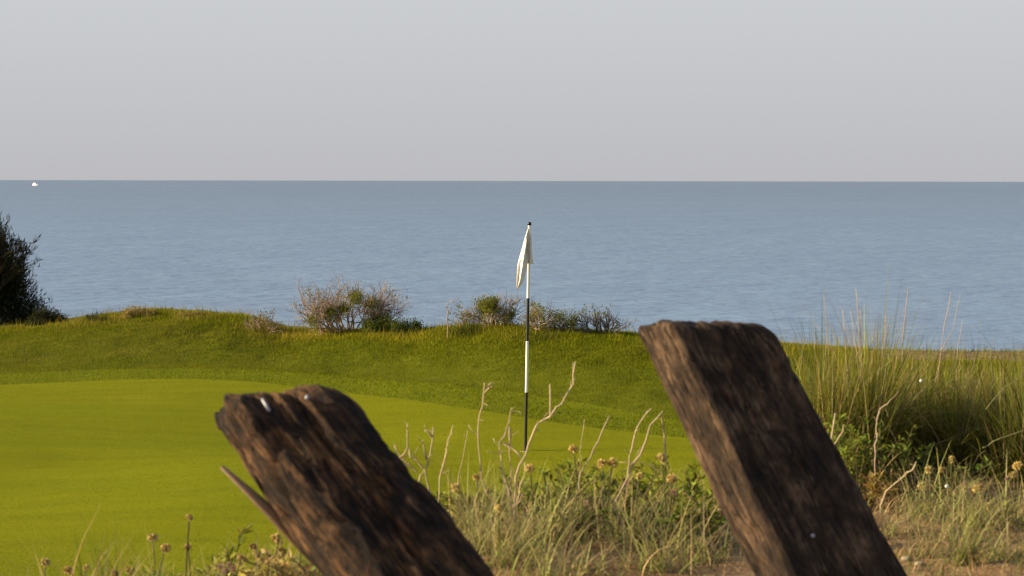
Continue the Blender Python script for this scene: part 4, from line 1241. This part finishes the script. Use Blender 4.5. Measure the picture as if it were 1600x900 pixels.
def shell(px, py, Y, label):
    p = at(px, py, Y)
    mb = MB(); V = []; f = []
    n, k = 8, 26
    for i in range(k):                                  # a little coiled shell
        t = i / (k - 1); a = t * 4.5 * math.pi; R = .0055 * (1 - t * .85); r = .0042 * (1 - t * .9)
        c = Vector((math.cos(a) * R * .55, -.004 * t, math.sin(a) * R * .55))
        for j in range(n):
            b = j / n * 6.283
            V.append(tuple(p + c + Vector((math.cos(a) * math.cos(b) * r, math.sin(b) * r, math.sin(a) * math.cos(b) * r))))
    for i in range(k - 1):
        for j in range(n): f.append((i * n + j, i * n + (j + 1) % n, (i + 1) * n + (j + 1) % n, (i + 1) * n + j))
    mb.add(V, (1, 1, 1), None, f)
    o = mb.build('snail_shell', M_SHELL, smooth=True)
    tag(o, label, 'shell')


M_SHELL = simple_mat('white_shell', (0.85, 0.83, 0.80), 0.25, noise=300)
shell(1439, 595, 7.6, 'tiny round white shell high on the beach grass')
shell(1479, 760, 6.75, 'tiny round white shell low beside the yellow heads')


# ---- small stones and litter on the sand
def pebbles():
    rng = np.random.default_rng(9)
    M_ST = ground_mat('pale_stone', [(.3, (.20, .16, .11)), (.7, (.34, .29, .21))], 60, bump=.2)
    for (px, py, r, lb) in ((1417, 876, .012, 'pale pebble touching the lower right edge of the right post'), (1437, 884, .011, 'second pale pebble right of the lower edge of the right post')):
        Y = 6.0
        for _ in range(30):
            p = at(px, py, Y); Y += (p.z - float(H(p.x, p.y))) / 0.19 * .6
        mb = MB(); V = []; f = []; n, k = 12, 7
        sc = rng.uniform(.8, 1.25, 3) * [1.3, 1, .75]
        for i in range(k):
            ph = math.pi * i / (k - 1)
            for j in range(n):
                a = j / n * 6.283; d = Vector((math.sin(ph) * math.cos(a), math.sin(ph) * math.sin(a), math.cos(ph)))
                d *= 1 + .2 * mnoise.noise(d * 1.8 + Vector((px, 0, 0)))
                V.append((p.x + d.x * r * sc[0], p.y + d.y * r * sc[1], float(H(p.x, p.y)) + r * .4 + d.z * r * sc[2]))
        for i in range(k - 1):
            for j in range(n): f.append((i * n + j, (i + 1) * n + j, (i + 1) * n + (j + 1) % n, i * n + (j + 1) % n))
        mb.add(V, (1, 1, 1), None, f); o = mb.build('pebble', M_ST, smooth=True); tag(o, lb, 'pebble')


pebbles()


def litter():
    rng = np.random.default_rng(15)
    # dead stalks and leaf scraps
    n = 7500
    x = rng.uniform(-2.2, 2.6, n); y = rng.uniform(4.3, 9.5, n)
    k = (dune_mask(x, y) > .5); x, y = x[k], y[k]; n = len(x)
    cl = fbm(x * 2.2, y * 2.2, 71)
    k = rng.random(n) < np.clip(cl * 2.2 - .5, .08, 1); x, y = x[k], y[k]; n = len(x)
    z = H(x, y) + .004
    mb = MB()
    c = jitter((.27, .19, .10), n, .35, rng)
    mb.blades(np.stack([x, y, z], -1), rng.uniform(0, 6.28, n), rng.uniform(.02, .10, n), rng.uniform(.002, .006, n), rng.uniform(1.15, 1.55, n), rng.uniform(-.3, .3, n), c, c * 1.2, seg=3)
    tag(mb.build('dune_litter', M_DRY), 'dry stalks and leaf scraps strewn over the sand', 'litter', kind='stuff')
    # short sprouting ground cover
    n = 42000
    x = rng.uniform(-2.4, 2.8, n); y = rng.uniform(4.5, 10.5, n)
    cl = fbm(x * 2.6, y * 2.6, 81)
    gap = np.exp(-((x - .42) / .22) ** 2 - ((y - 6.0) / .35) ** 2)
    k = (dune_mask(x, y) > .3) & (rng.random(n) < np.clip(cl * 3 - 1.15 + 0.9 * sstep((x - 1.0) / .4), 0, 1)) & (rng.random(n) > gap); x, y = x[k], y[k]; n = len(x)
    mb = MB()
    mixv = rng.random((n, 1)) < (.35 + .3 * sstep((x - 1.0) / .4))[:, None]
    c0 = np.where(mixv, jitter((.30, .23, .10), n, .25, rng), jitter((.13, .15, .035), n, .3, rng))
    ed = np.exp(-((y - (YE(x) - .25)) / .5) ** 2)
    hh = rng.uniform(.02, .085, n) * (1 + 1.0 * ed) * (1 + 1.3 * sstep((-.55 - x) / .15) * sstep((x + 1.3) / .15))
    mb.blades(np.stack([x, y, H(x, y) - .004], -1), rng.uniform(0, 6.28, n), hh, rng.uniform(.002, .007, n), np.abs(rng.normal(0, .6, n)), rng.uniform(0, 1.8, n), c0, c0 * 1.5, seg=3)
    tag(mb.build('ground_cover', M_GRASS), 'short sprouts and dry grass over the sandy dune', 'ground cover', kind='stuff')

    # a tangle of withered stems among the living plants along the dune's edge
    n = 2600
    x = rng.uniform(-.75, 1.9, n); y = YE(x) - .25 + rng.normal(0, .42, n)
    k = (dune_mask(x, y) > .45); x, y = x[k], y[k]; n = len(x)
    c = jitter((.30, .225, .11), n, .35, rng)
    mb = MB()
    mb.blades(np.stack([x, y, H(x, y) - .005], -1), rng.uniform(0, 6.28, n), rng.uniform(.06, .24, n), rng.uniform(.0018, .005, n), np.abs(rng.normal(.2, .6, n)), rng.uniform(-.5, 2.8, n), c, c * 1.45, seg=7)
    tag(mb.build('withered_tangle', M_DRY), 'tangle of withered stems among the dune plants', 'dry grass', kind='stuff')


litter()
